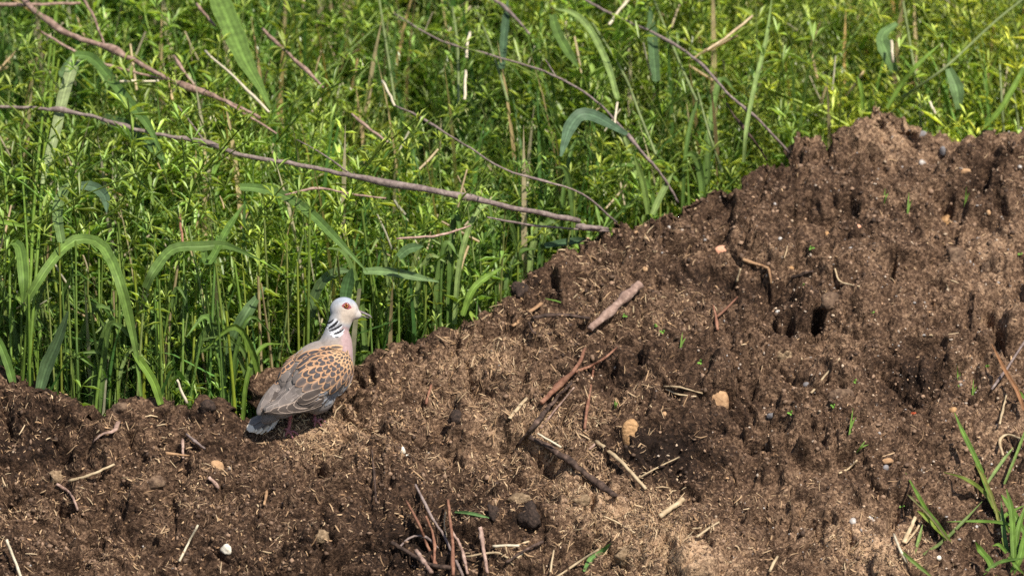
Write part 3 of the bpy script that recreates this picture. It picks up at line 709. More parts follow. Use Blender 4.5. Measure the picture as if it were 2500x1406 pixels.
def uniq(s):
    k = used_labels.get(s, 0); used_labels[s] = k + 1
    return s if k == 0 else s + [', a second one', ', a third one', ', a fourth one', ', a fifth one'][k - 1] if k < 5 else s
GS = 'upright grass stems behind the left part of the heap'
k = 0
for i in range(64):
    x0 = random.uniform(-20, 660) if i < 52 else random.uniform(660, 1180)
    top = random.uniform(560, 860) if i < 52 else random.uniform(560, 700)
    yb_ = float(np.interp(x0, cpx[:, 0], cpx[:, 1])) + 40
    lean = random.uniform(-50, 45); lf = random.uniform(-.045, .035)
    P = [veg(x0, yb_, lf), veg(x0 + lean * .3, (yb_ + top) / 2 + 30, lf), veg(x0 + lean, top, lf)]
    pts = catmull(P, 12); r0 = random.uniform(3.2, 6.5)
    vs, fs = tube_data(pts, r0 * S, r0 * .55 * S, sides=5, rough=.05)
    quads = np.array([f for f in fs if len(f) == 4])
    cbase = np.array(random.choice([BR, YEL, (.17, .27, .05), (.20, .28, .06), MID])) * random.uniform(.8, 1.15)
    if i % 9 == 4: cbase = np.array((.40, .33, .17))
    o = np_mesh('upright_grass', np.array([tuple(v_) for v_ in vs]), quads, M['blade'], cols=np.outer(rng.uniform(.88, 1.12, len(vs)), cbase), smooth=True)
    tag(o, uniq(f"{'thick' if r0 > 5 else 'thin'} {'dead tan' if i % 9 == 4 else hue(cbase)} stem {'leaning left' if lean < -15 else 'leaning right' if lean > 15 else 'upright'} {where(x0)}"), 'grass stem', GS, 'thing')
GU = 'drooping grass leaves of the front row'
for i in range(70):
    x0 = random.uniform(-20, 700) if i < 46 else random.uniform(700, 1750)
    yb_ = float(np.interp(x0, cpx[:, 0], cpx[:, 1])) + 30
    hh = random.uniform(130, 330); lean = random.choice((-1, 1)) * random.uniform(15, 110); lf = random.uniform(-.05, .03)
    P = [veg(x0, yb_, lf), veg(x0 + lean * .15, yb_ - hh * .6, lf), veg(x0 + lean * .6, yb_ - hh, lf + .01), veg(x0 + lean * 1.3, yb_ - hh * random.uniform(.7, 1.05), lf + .03)]
    wl = random.uniform(8, 19); cl = np.array(random.choice([BR, MID, TEAL, (.15, .24, .06), PALE])) * random.uniform(.8, 1.1)
    o = blade_obj('grass_leaf', P, wl * S, cl, n=14, twist=random.uniform(-1, 1))
    tag(o, uniq(f"{'tall' if hh > 230 else 'short'} {'broad' if wl > 13 else 'narrow'} {hue(cl)} leaf bending {'left' if lean < 0 else 'right'} {where(x0)}"), 'grass leaf', GU, 'thing')
# extra tall pale stems on the right
for lab, pl, r0 in [('tall pale stem crossing the right weeds, left of the peak', [(2246, 332), (2238, 230), (2225, 150), (2198, -10)], 4.5), ('straight whitish stem at the far right above the crest', [(2446, 330), (2441, 250), (2436, 160)], 4.5),
                    ('short whitish stem beside the one at far right', [(2482, 318), (2478, 280), (2470, 230)], 4), ('long light stem crossing the top right weeds', [(1760, 420), (1730, 330), (1700, 220)], 4),
                    ('pale stem slanting right of the middle twigs', [(1700, 250), (1655, 150), (1590, -10)], 4.2), ('light stem leaning in the centre of the weeds', [(1600, 380), (1560, 280), (1520, 180), (1440, 50)], 4.2),
                    ('pale upright stem in the middle weeds', [(1120, 260), (1118, 120), (1105, 20)], 4), ('thin pale stem left of the middle', [(965, 250), (950, 150), (925, -10)], 4),
                    ('slim stem right of the pale upright one', [(1240, 250), (1200, 120), (1160, 20)], 4), ('long slim stem leaning across the far right', [(2200, 240), (2300, 170), (2420, 60), (2500, -5)], 4)]:
    pts = catmull([veg(x, y, .05) for x, y in pl], 16)
    vs, fs = tube_data(pts, r0 * S, r0 * .7 * S, sides=5, rough=.05)
    o = np_mesh('upright_grass', np.array([tuple(v_) for v_ in vs]), np.array([f for f in fs if len(f) == 4]), M['blade'], cols=np.outer(rng.uniform(.88, 1.12, len(vs)), (.27, .33, .14)), smooth=True)
    tag(o, lab, 'grass stem', None, 'thing')

# ------------------------------------------------------------------ litter of the heap (stuff)
def sample_heap(n, wfun):
    sel = np.where((hpx > -350) & (hpx < 2850) & (hpy < 1560) & (HV[:, 2] > -.2))[0]
    sel = sel[(sel // nc) < nr - 16]
    w = wfun(HV[sel], hpx[sel], hpy[sel])
    # undo the row density
    w = w * np.maximum(.05, (HV[sel][:, 1] * 0 + (base(HV[sel][:, 0], 0) + .33)))
    p = np.cumsum(w); p /= p[-1]
    return sel[np.searchsorted(p, rng.uniform(0, 1, n))]
HN = normals(G).reshape(-1, 3); HN = np.where((HN[:, 2:3] < 0), -HN, HN)
def strawzone(P, px, py):
    t = tone_at(P, px, py)
    w = .04 + 1.0 * (1 - sstep(1500, 1800, px)) + 1.2 * blob(px, py, 1600, 1320, 260, 120) + 1.5 * blob(px, py, 850, 1070, 150, 50) + blob(px, py, 2130, 1340, 140, 60) + .8 * blob(px, py, 1400, 1180, 220, 120, 35)
    return w * (.25 + sstep(.3, .7, t)) * (.25 + sstep(-.35, .35, fbm(P, .07, 2, 120)))
def make_straws(name, n, lmin, lmax, rad, cols, wfun, label, tilt=.5, pw=2.2):
    s_ = sample_heap(n, wfun); P = HV[s_] + rng.normal(0, .0012, (n, 3)); Nn = HN[s_]
    a = rng.normal(0, 1, (n, 3)); T = a - (a * Nn).sum(1, keepdims=True) * Nn * (1 - tilt * rng.uniform(0, 1, (n, 1)) ** 2)
    T /= np.linalg.norm(T, axis=1, keepdims=True); Sd = np.cross(T, Nn); Sd /= np.linalg.norm(Sd, axis=1, keepdims=True) + 1e-9; U = np.cross(Sd, T)
    L = (lmin + (lmax - lmin) * rng.uniform(0, 1, n) ** pw)[:, None]; r = (rad * rng.uniform(.5, 1.3, n))[:, None]
    bend = rng.normal(0, .07, (n, 1)) * L; off = Nn * (r * .8 + .0006)
    V = []
    for q, rr, bb in ((-.5, .7, 0), (0, 1.1, 1), (.5, .5, 0)):
        c = P + off + T * L * q + Sd * bend * bb + U * np.abs(bend) * bb * .3
        V += [c + Sd * r * rr, c - Sd * r * rr, c + U * r * rr * .9]
    V = np.stack(V, 1).reshape(-1, 3)
    f = []
    for i in (0, 3):
        for a_, b_ in ((0, 2), (2, 1)): f += [[i + a_, i + b_, i + b_ + 3], [i + a_, i + b_ + 3, i + a_ + 3]]
    Fc = (np.array(f)[None] + (np.arange(n) * 9)[:, None, None]).reshape(-1, 3)
    cols = np.array(cols); t = rng.uniform(0, 1, n) ** 1.3 * (len(cols) - 1.001); i0 = t.astype(int); fr = (t - i0)[:, None]
    C = (cols[i0] * (1 - fr) + cols[i0 + 1] * fr) * rng.uniform(.75, 1.2, (n, 1))
    o = np_mesh(name, V, Fc, M['litter'], cols=np.repeat(C, 9, 0))
    return tag(o, label, 'litter', kind='stuff')
m, nt, b = newmat('litter'); M['litter'] = m
a_ = N(nt, 'ShaderNodeVertexColor'); a_.layer_name = 'Col'; nt.links.new(a_.outputs[0], b.inputs['Base Color']); b.inputs['Roughness'].default_value = .7; b.inputs['Specular IOR Level'].default_value = .3
make_straws('fibre_litter', 28000, .003, .014, .00055, [(.07, .04, .025), (.16, .095, .055), (.28, .18, .11), (.42, .29, .17)], strawzone, 'short brown plant fibres matted over the surface of the heap', .6)
make_straws('straw_litter', 6500, .005, .024, .0009, [(.28, .17, .09), (.42, .28, .16), (.55, .42, .26)], strawzone, 'scattered tan straw bits lying over the heap', .5, 3)
make_straws('husk_litter', 2000, .003, .0085, .0011, [(.26, .15, .08), (.42, .26, .14), (.52, .36, .21)],
            lambda P, px, py: .06 + 2.5 * blob(px, py, 850, 1080, 120, 40, -8) + 1.2 * blob(px, py, 930, 960, 120, 70, -20) + .3 * (px < 1300), 'golden grain husks strewn round the feet of the dove', .3)
def make_crumbs(name, n, smin, smax, cols, wfun, label, pw=3, embed=.2):
    bm = bmesh.new(); bmesh.ops.create_icosphere(bm, subdivisions=1, radius=1); I = np.array([v_.co[:] for v_ in bm.verts]); If = np.array([[v_.index for v_ in f.verts] for f in bm.faces]); bm.free()
    s_ = sample_heap(n, wfun); size = smin + (smax - smin) * rng.uniform(0, 1, n) ** pw
    J = I[None] * (1 + rng.uniform(-.45, .45, (n, len(I), 1))) * rng.uniform(.45, 1.25, (n, 1, 3))
    V = (J * size[:, None, None] + (HV[s_] + HN[s_] * (size * embed)[:, None])[:, None]).reshape(-1, 3)
    Fc = (If[None] + (np.arange(n) * len(I))[:, None, None]).reshape(-1, 3)
    cols = np.array(cols); C = cols[rng.integers(0, len(cols), n)] * rng.uniform(.7, 1.25, (n, 1))
    o = np_mesh(name, V, Fc, M['litter'], cols=np.repeat(C, len(I), 0))
    return tag(o, label, 'litter', kind='stuff')
make_crumbs('soil_crumbs', 15000, .0008, .0042, [(.06, .036, .024), (.12, .074, .048), (.18, .115, .075), (.27, .175, .115)], lambda P, px, py: .3 + sstep(-.3, .4, fbm(P, .09, 2, 130)), 'small brown soil crumbs loose on the heap', 4)
make_crumbs('grit', 2200, .0008, .0030, [(.42, .34, .27), (.50, .38, .27), (.42, .27, .17), (.34, .31, .29)], lambda P, px, py: .2 + sstep(1500, 2000, px), 'tiny pale grit grains in the soil of the heap')

# ------------------------------------------------------------------ sticks on the heap
def heap_stick(name, label, cat, pl, r0, r1, mat, group=None, up=1.0, seg=14, sides=9, flat=1.0, knots=1, branches=(), ends_up=None, rough=.10):
    def pt(i, x, y, r):
        p, n = hit(x, y)
        e = (ends_up[i] if ends_up else up)
        return p + (CW * .6 + Vector((0, 0, .6))) * (r * S * e * 1.45)
    P = [pt(i, x, y, r0) for i, (x, y) in enumerate(pl)]
    pts = jitter(catmull(P, seg), (r0 + r1) * S * .10)
    root = empty(name, pts[0]) if branches else None
    o = tube('stem' if branches else name, pts, r0 * .88 * S, r1 * .88 * S, mat, root, sides=sides, rough=rough, flat=flat, knots=knots)
    for bl, br in branches:
        Q = [pt(0, x, y, br) for x, y in bl]
        tube('side_branch', catmull(Q, 8), br * S, br * S * .6, mat, root, sides=6)
    return tag(root or o, label, cat, group)
GH = 'sticks and stalks on the heap'
heap_stick('broken_stick', 'thickest pale brown stick, lying on the dark slope below the grass edge', 'stick', [(1562, 708), (1528, 738), (1490, 772), (1440, 818)], 13, 9.5, M['bark'], GH, 1.3, 20, 12, 1, 2)
heap_stick('forked_twig', 'reddish forked twig with its fork upward, in the middle of the heap', 'twig', [(1322, 1000), (1360, 962), (1405, 917), (1428, 868)], 7, 5, M['red_bark'], GH, 3.0, 16, 8, 1, 2,
           [([(1405, 917), (1440, 905), (1475, 885), (1506, 858)], 4.2)])
heap_stick('split_stem', 'dark brown split stem with pale edges crossing below the forked twig', 'stick', [(1396, 945), (1350, 992), (1310, 1040), (1262, 1100)], 6, 7, M['dark_bark'], GH, 2.2, 16, 7, .6)
heap_stick('split_stem', 'thin pale splinter lying close along the dark split stem', 'splinter', [(1402, 952), (1360, 1002), (1320, 1052)], 3, 2.5, M['bark'], GH, 3.0, 12, 6, .6)
heap_stick('rotten_stick', 'blackish rotten stick slanting down right of the split stem', 'stick', [(1292, 1078), (1340, 1103), (1400, 1145), (1450, 1185), (1502, 1222)], 9, 8, M['dark_bark'], GH, 1.6, 24, 9, .9, 3, rough=.2)
heap_stick('pale_stalk', 'straight pale straw stalk propped over the dark wet patch', 'stalk', [(1456, 1090), (1515, 1140), (1577, 1200)], 6.5, 5, M['straw'], GH, 1, 14, 8, .8, 0, (), (2.5, 2.6, 1.2))
heap_stick('cut_stalk', 'short stubby pale cut stalk at the lower right middle', 'stalk', [(1610, 1268), (1668, 1226)], 7.5, 7.5, M['straw'], GH, 1.2, 8, 9, 1, 0)
heap_stick('curved_twig', 'dark curved twig lying level left of the thickest stick', 'twig', [(1300, 782), (1365, 775), (1440, 784)], 5, 4.5, M['dark_bark'], GH, 1.6)
heap_stick('wood_splinter', 'flat orange wood splinter beside the curved dark twig', 'splinter', [(1250, 803), (1322, 748)], 7, 6, M['orange_wood'], GH, 1.4, 8, 6, .5, 0)
heap_stick('bent_twig', 'thin twig bent round below the orange splinter', 'twig', [(1290, 792), (1305, 818), (1345, 818), (1396, 797)], 3.2, 2.6, M['dark_bark'], GH, 2)
heap_stick('thin_stalk', 'thin upright brown stalk standing below the fork of the reddish twig', 'stalk', [(1450, 905), (1437, 980), (1427, 1055)], 3.4, 4, M['red_bark'], GH, 3)
heap_stick('straw_piece', 'flat tan straw piece left of the split stem', 'straw', [(1244, 1028), (1286, 978)], 6, 5, M['straw'], GH, 1.5, 8, 6, .4, 0)
heap_stick('straw_piece', 'bright yellow straw lying on the rotten stick', 'straw', [(1312, 1076), (1370, 1110)], 2.8, 2.8, M['pale_straw'], GH, 8, 6, 6, 1, 0)
heap_stick('straw_piece', 'thin tan straw right of the propped stalk', 'straw', [(1556, 1175), (1600, 1150), (1658, 1122)], 2.6, 2, M['straw'], GH, 3, 8, 6, 1, 0)
heap_stick('straw_piece', 'bent pale straw on the clod right of the round tan stone', 'straw', [(1980, 965), (2012, 925), (2050, 880)], 3.8, 3.5, M['straw'], GH, 2, 10, 6, .7, 0)
heap_stick('straw_piece', 'short straws end propped under the propped stalk', 'straw', [(1438, 1102), (1462, 1082)], 3.5, 3, M['bark'], GH, 2, 6, 6, 1, 0)
heap_stick('straw_piece', 'pair of bleached grass stems left of the round tan stone, upper one', 'straw', [(1620, 948), (1660, 950), (1715, 965)], 3, 2.5, M['straw'], GH, 2, 8, 6, 1, 0)
heap_stick('straw_piece', 'pair of bleached grass stems left of the round tan stone, lower one', 'straw', [(1625, 955), (1660, 968), (1700, 972)], 2.8, 2.4, M['straw'], GH, 2, 8, 6, 1, 0)
heap_stick('hollow_twig', 'forked thin twig sticking up in the dark hollow, its stem', 'twig', [(1752, 812), (1747, 780), (1741, 752)], 4, 3, M['red_bark'], GH, 2, 10, 6, 1, 1, [([(1750, 780), (1775, 758), (1800, 732)], 4)])
heap_stick('hollow_twig', 'tan twig bent at a right angle above the dark hollow', 'twig', [(1813, 640), (1845, 652), (1876, 662)], 4.5, 4, M['orange_wood'], GH, 2, 10, 6, 1, 1, [([(1876, 662), (1880, 680), (1882, 700)], 4)])
heap_stick('straw_piece', 'small pale reed scrap in the dark hollow under the brick chip', 'straw', [(1798, 695), (1808, 662)], 4, 3.5, M['straw'], GH, 2, 6, 6, .6, 0)
heap_stick('straw_piece', 'pale bent straw right of the right angled twig', 'straw', [(2038, 660), (2048, 690), (2075, 700), (2098, 704)], 3, 2, M['straw'], GH, 2, 10, 6, 1, 0)
heap_stick('dark_stick', 'short dark stick pointing left above the dark hollow, far side', 'twig', [(1932, 684), (1985, 668)], 4, 3.5, M['dark_bark'], GH, 2)
heap_stick('left_stalk', 'tan curved stalk casting a shadow at the left of the heap', 'stalk', [(168, 1180), (225, 1176), (280, 1148)], 4.5, 3.5, M['straw'], GH, 1, 12, 7, 1, 0, (), (1.5, 5, 4))
heap_stick('left_twig', 'crooked brown twig below the curved tan stalk', 'twig', [(138, 1188), (165, 1205), (180, 1225), (190, 1252)], 3.6, 3.4, M['bark'], GH, 2.4)
heap_stick('pale_leaf_scrap', 'pale curled dead leaf strip near the left crest', 'leaf', [(228, 1086), (250, 1066), (278, 1058), (290, 1035)], 5, 7, M['bark'], GH, 1.6, 12, 7, .5, 0)
heap_stick('twig_bit', 'grey twig slanting over the heap left of the tail of the dove', 'twig', [(455, 1066), (478, 1085), (500, 1102)], 3.5, 3.5, M['grey_bark'], GH, 2.4)
heap_stick('twig_bit', 'short upright brown twig under the tail of the dove', 'twig', [(446, 1080), (447, 1124)], 3.4, 3.4, M['bark'], GH, 2.4, 6)
heap_stick('twig_bit', 'level brown twig crossing under the upright one', 'twig', [(405, 1112), (462, 1118)], 3.6, 2.6, M['orange_wood'], GH, 2, 6)
heap_stick('straw_piece', 'bright straw standing at the bottom left', 'straw', [(438, 1372), (460, 1338), (484, 1302)], 3.6, 3, M['pale_straw'], GH, 1, 8, 6, 1, 0, (), (1, 4, 7))
heap_stick('straw_piece', 'thick pale straw leaning out of the bottom left corner', 'straw', [(55, 1420), (36, 1380), (18, 1342)], 4.4, 4, M['pale_straw'], GH, 1, 8, 7, 1, 0, (), (1, 4, 7))
heap_stick('twig_bit', 'short leaning twig at the left middle of the heap', 'twig', [(510, 1172), (535, 1200)], 5, 4, M['bark'], GH, 2, 6)
heap_stick('twig_bit', 'short upright tan twig below the dove', 'twig', [(645, 1240), (652, 1205)], 3.5, 3.2, M['orange_wood'], GH, 3, 6)
heap_stick('thin_stalk', 'long hair thin brown stalk standing right of the dove', 'stalk', [(918, 1235), (914, 1170), (908, 1108)], 2.8, 2.4, M['dark_bark'], GH, 4)
heap_stick('thin_stalk', 'dark narrow twig in the straw above the long thin stalk', 'stalk', [(1040, 994), (1046, 970), (1053, 948)], 3.2, 3.2, M['red_bark'], GH, 3)
GT = 'red twigs tangled at the bottom edge'
def tangle(lab, pl, r0, r1, mat, ups=None): heap_stick('tangled_twig', lab, 'twig', pl, r0, r1, mat, GT, 3, 16, 7, 1, 1, (), ups)
tangle('leftmost upright red twig of the tangle at the bottom edge', [(992, 1242), (1020, 1290), (1045, 1345), (1068, 1392)], 3.4, 4.5, M['red_bark'], (7, 6, 4, 2))
tangle('tall orange twig standing straight in the tangle at the bottom', [(1094, 1246), (1100, 1300), (1105, 1350), (1106, 1410)], 4, 4.5, M['red_bark'], (8, 7, 5, 2))
tangle('long dark twig leaning through the tangle', [(1014, 1200), (1050, 1270), (1085, 1320), (1130, 1410)], 3.2, 4.2, M['grey_bark'], (7, 6, 4, 2))
tangle('dark red twig lying low at the left of the tangle', [(955, 1338), (1000, 1365), (1050, 1392), (1110, 1402)], 6, 5, M['dark_bark'])
tangle('arched grey twig bridging the tangle', [(975, 1340), (1005, 1325), (1040, 1325), (1070, 1345)], 3, 3, M['grey_bark'], (2, 6, 6, 3))
tangle('pale broken stick pointing down at the foot of the tangle', [(1016, 1358), (1054, 1412)], 6, 6, M['bark'])
tangle('thin pale twig rising at the middle of the tangle', [(1088, 1262), (1085, 1290), (1090, 1320)], 2, 2, M['straw'], (8, 7, 6))
tangle('reddish twig crossing the right of the tangle', [(1040, 1275), (1060, 1330), (1060, 1390)], 3.2, 4, M['red_bark'], (6, 5, 2))
tangle('brown twig bent right out of the tangle', [(1100, 1312), (1125, 1350), (1142, 1410)], 4, 3.6, M['bark'], (6, 5, 3))
tangle('grey weathered reed standing right of the tangle', [(1172, 1310), (1180, 1355), (1190, 1408)], 6, 4.5, M['bark'], (5, 4, 2))
heap_stick('straw_piece', 'white straw lying level at the bottom middle', 'straw', [(1203, 1339), (1268, 1338)], 4, 4, M['pale_straw'], GH, 2, 6, 7, 1, 0)
heap_stick('straw_piece', 'tan straw continuing right from the level white one', 'straw', [(1262, 1336), (1292, 1326)], 3, 3, M['straw'], GH, 2, 6, 6, 1, 0)
heap_stick('straw_piece', 'straw with a bend below the level white one', 'straw', [(1135, 1364), (1208, 1353), (1240, 1366)], 3, 3, M['straw'], GH, 2, 8, 6, 1, 0)
heap_stick('straw_piece', 'long yellow straw leaning up from the bottom edge', 'straw', [(1360, 1410), (1410, 1385), (1462, 1364)], 3.6, 3.4, M['straw'], GH, 1, 8, 6, 1, 0, (), (1, 4, 8))
heap_stick('straw_piece', 'upright yellow straw left of the leaning long one', 'straw', [(1343, 1408), (1352, 1355)], 3, 2.6, M['straw'], GH, 5, 6, 6, 1, 0)
heap_stick('dark_twig', 'long dark twig lying in the shade at the bottom middle', 'twig', [(1235, 1380), (1280, 1350), (1325, 1328)], 4, 3.4, M['dark_bark'], GH, 2)
heap_stick('straw_piece', 'thin straw over the pale dry patch', 'straw', [(1474, 1266), (1510, 1282), (1550, 1306)], 2.4, 2.2, M['straw'], GH, 3, 8, 6, 1, 0)
heap_stick('straw_piece', 'yellowish thin stem right of the propped stalk patch', 'straw', [(2048, 1160), (2072, 1148), (2092, 1128)], 3, 3, M['straw'], GH, 2, 8, 6, 1, 0)
heap_stick('straw_piece', 'broad pale husk strip left of the bottom right grass', 'straw', [(2205, 1335), (2222, 1300), (2234, 1272)], 7, 5, M['straw'], GH, 2, 8, 7, .5, 0)
heap_stick('straw_piece', 'second husk strip leaning right of the broad one', 'straw', [(2210, 1335), (2235, 1305), (2250, 1280)], 4, 3, M['straw'], GH, 3, 8, 7, .5, 0)
heap_stick('straw_piece', 'pale stem leaning left of the bottom right grass', 'straw', [(2182, 1310), (2196, 1345), (2214, 1380)], 4, 4.4, M['pale_straw'], GH, 2, 8, 6, .8, 0)
heap_stick('straw_piece', 'tan straw at the lower edge right of the middle', 'straw', [(1878, 1406), (1888, 1385), (1898, 1368)], 4.5, 4, M['straw'], GH, 3, 6, 6, .7, 0)
heap_stick('straw_piece', 'short pale straws fan at the lower right middle, long one', 'straw', [(1700, 1320), (1728, 1300), (1756, 1283)], 4, 3, M['straw'], GH, 3, 6, 6, .7, 0)
heap_stick('straw_piece', 'short pale straws fan at the lower right middle, short one', 'straw', [(1690, 1300), (1712, 1298)], 4, 3, M['straw'], GH, 3, 6, 6, .7, 0)
heap_stick('right_twig', 'dark grey twig slanting in from the right edge', 'twig', [(2506, 838), (2478, 880), (2455, 915), (2420, 962)], 3.6, 3, M['grey_bark'], GH, 4)
heap_stick('right_twig', 'pale root curling up at the lower right by the grass', 'root', [(2448, 1120), (2440, 1085), (2462, 1070), (2505, 1085)], 3.6, 3.4, M['straw'], GH, 3)
heap_stick('right_twig', 'tan stem standing at the far right above the grass tuft', 'stalk', [(2440, 1045), (2450, 1000), (2456, 975)], 3.2, 2.4, M['straw'], GH, 4)

# ------------------------------------------------------------------ stones and clods
def rock(name, label, cat, px, py, rx, ry, mat, seed, flat=.6, ang=.0, detail=2, sink=.25, rough=.16, group=None):
    p, n = hit(px, py)
    bm = bmesh.new(); bmesh.ops.create_icosphere(bm, subdivisions=3, radius=1)
    V = np.array([v_.co[:] for v_ in bm.verts])
    d = 1 + rough * fbm(V + seed * 7.7, 1.1, 2, seed) + rough * .35 * fbm(V + seed, .35, 2, seed + 3)
    if ang:                                    # cut flat facets
        r2 = np.random.default_rng(seed)
        for _ in range(9):
            q = r2.normal(0, 1, 3); q /= np.linalg.norm(q); lim = r2.uniform(.62, .85)
            dot = (V * d[:, None]) @ q; over = dot > lim
            d = np.where(over, d * (1 - ang * (1 - lim / np.maximum(dot, 1e-6))), d)
    V = V * d[:, None]
    n = (n + CW * .8).normalized(); u = CX - n * CX.dot(n); u.normalize(); w = n.cross(u)
    c = p - n * (min(rx, ry) * S * flat * sink)
    for v_, q in zip(bm.verts, V): v_.co = c + u * float(q[0]) * rx * S + w * float(q[1]) * ry * S + n * float(q[2]) * min(rx, ry) * S * flat
    me = bpy.data.meshes.new(name); bm.to_mesh(me); bm.free()
    return tag(link(name, me, mat), label, cat, group)
rock('brick_chip', 'angular salmon orange brick chip on the upper slope', 'brick chip', 1762, 613, 19, 17, M['brick'], 1, .7, .95, sink=0)
rock('stone', 'biggest round tan stone, half buried right of the middle', 'stone', 1752, 980, 33, 37, M['tan_stone'], 2, .7, sink=.35, rough=.13)
rock('stone', 'flat oval ochre stone on the edge of the dark wet patch', 'stone', 1541, 1056, 25, 38, M['ochre_stone'], 3, .6, .3, sink=-.1, rough=.09)
rock('stone', 'lumpy ochre stone high on the right slope', 'stone', 2311, 541, 19, 18, M['ochre_stone'], 4, .8, sink=.1)
rock('stone', 'white knobbly stone at the bottom left', 'stone', 553, 1340, 16, 15, M['white_stone'], 5, .7, .6, sink=.05, rough=.3)
rock('stone', 'tan angular lump left below the dove', 'stone', 528, 1139, 19, 17, M['tan_stone'], 6, .8, .6, sink=.1, rough=.3)
rock('stone', 'small white quartz pebble right of the brick chip', 'pebble', 1905, 584, 7, 6, M['quartz'], 7, .8, .7, sink=0)
rock('stone', 'pale quartz pebble near the right crest', 'pebble', 2251, 397, 9, 9, M['quartz'], 8, .8, .7, sink=0)
rock('stone', 'white pebble left of the black holes', 'pebble', 1899, 762, 7, 6, M['quartz'], 9, .8, .5, sink=0)
rock('stone', 'round orange pebble right of the white quartz pebble', 'pebble', 2019, 574, 9, 9, M['ochre_stone'], 10, .9, 0, sink=0)
rock('stone', 'small orange chip on the upper right slope', 'pebble', 2096, 554, 8, 7, M['brick'], 11, .8, .6, sink=0)
rock('stone', 'cream pebble at the right above the lumpy clod', 'pebble', 2414, 520, 7, 7, M['tan_stone'], 12, .8, 0, sink=0)
rock('stone', 'dark grey rounded pebble below the right peak', 'pebble', 2303, 369, 10, 14, M['grey_stone'], 13, .7, 0, sink=.1)
rock('stone', 'flat ochre slab under the right crest', 'stone', 2352, 418, 20, 8, M['tan_stone'], 14, .9, .4, sink=0)
rock('stone', 'grey pebble below the bent pale straw', 'pebble', 1968, 940, 10, 8, M['grey_stone'], 15, .8, 0, sink=0)
rock('stone', 'pair of grey pebbles right of the round tan stone', 'pebble', 1882, 1014, 12, 7, M['grey_stone'], 16, .8, 0, sink=0)
rock('stone', 'pale orange double pebble at the right', 'pebble', 2326, 1000, 10, 8, M['ochre_stone'], 17, .8, 0, sink=0)
rock('stone', 'brick red pebble in the dark right patch', 'pebble', 2231, 1010, 8, 6, M['red_stone'], 18, .8, .3, sink=0)
rock('stone', 'pale pinkish pebble low on the slope right of the middle', 'pebble', 1622, 1010, 6, 6, M['tan_stone'], 19, .8, 0, sink=0)
rock('stone', 'grey pebble in the lower right', 'pebble', 2162, 1142, 9, 8, M['grey_stone'], 20, .8, 0, sink=0)
rock('stone', 'greyish white pebble, left of a pair at lower right', 'pebble', 2082, 1272, 9, 8, M['quartz'], 21, .8, 0, sink=.1)
rock('stone', 'greyish white pebble, right of a pair at lower right', 'pebble', 2124, 1265, 6, 6, M['quartz'], 22, .8, 0, sink=.1)
rock('stone', 'tan flat pebble below the right slope', 'pebble', 2168, 1125, 17, 9, M['tan_stone'], 23, .7, .4, sink=.1)
rock('stone', 'orange nut like pebble by the dark hollow', 'pebble', 1932, 655, 6, 6, M['ochre_stone'], 24, .9, 0, sink=0)
rock('stone', 'small tan pebble upper slope left of the brick chip', 'pebble', 1575, 657, 8, 7, M['tan_stone'], 25, .8, .4, sink=.1)
rock('stone', 'cream pebble near the upper crest above the brick chip', 'pebble', 1553, 568, 6, 5, M['tan_stone'], 26, .8, 0, sink=0)
rock('stone', 'pale pebble close to the crest right of the broken twig', 'pebble', 1634, 556, 5, 5, M['quartz'], 27, .8, 0, sink=0)
rock('stone', 'white pebble at the right edge near the crest', 'pebble', 2490, 408, 6, 5, M['quartz'], 28, .8, 0, sink=0)
rock('stone', 'white chip in front of the bottom right grass', 'pebble', 2292, 1362, 8, 7, M['white_stone'], 29, .8, .8, sink=0)
rock('stone', 'milky flat flake standing under the right peak', 'flake', 2254, 330, 11, 14, M['grey_stone'], 30, .3, .9, sink=0)
rock('white_dropping', 'small white bird dropping below right of the dove', 'dropping', 984, 1100, 7, 8, M['white_stone'], 31, .5, 0, sink=.1, rough=.5)
rock('white_dropping', 'second white dropping beside the first', 'dropping', 995, 1112, 5, 4, M['white_stone'], 32, .5, 0, sink=.1, rough=.5)
GC = 'soil clods'
def clod(label, px, py, r, mat, seed, ry=None): rock('soil_clod', label, 'clod', px, py, r, ry or r * .8, mat, seed, .8, 0, sink=.15, rough=.5, group=GC)
M['clod'] = noise_mat('clod', [(.3, (.06, .038, .027)), (.5, (.14, .09, .06)), (.72, (.25, .17, .11))], 160, .95, 1.0, 300)
M['straw_clod'] = noise_mat('straw_clod', [(.3, (.12, .08, .045)), (.55, (.26, .18, .11)), (.75, (.44, .32, .20))], 220, .95, 1.0, 350)
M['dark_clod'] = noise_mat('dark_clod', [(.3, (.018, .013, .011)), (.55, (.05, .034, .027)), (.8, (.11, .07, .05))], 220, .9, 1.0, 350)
clod('lumpy clod jutting out at the right with a black shadow beneath', 2333, 626, 26, M['clod'], 40)
clod('tan fibrous clod above the round tan stone', 1920, 868, 22, M['straw_clod'], 41)
clod('flat dry clod below the bent pale straw', 2042, 968, 38, M['clod'], 42, 18)
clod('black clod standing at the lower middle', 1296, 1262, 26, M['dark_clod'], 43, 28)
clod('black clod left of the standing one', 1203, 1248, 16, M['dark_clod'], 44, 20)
clod('straw coloured clod above the black ones', 1262, 1215, 26, M['straw_clod'], 45, 14)
clod('pale dry clod at the bottom right of the middle', 1530, 1362, 34, M['straw_clod'], 46, 24)
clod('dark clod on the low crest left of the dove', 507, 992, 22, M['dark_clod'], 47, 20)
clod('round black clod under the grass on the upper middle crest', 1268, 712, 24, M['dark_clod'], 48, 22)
clod('grey brown clod right of the two black holes', 2030, 740, 26, M['clod'], 49)
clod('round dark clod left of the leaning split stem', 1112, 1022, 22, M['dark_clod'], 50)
clod('pale straw clod at the lower middle left of the dark twig', 1420, 1222, 20, M['straw_clod'], 51)
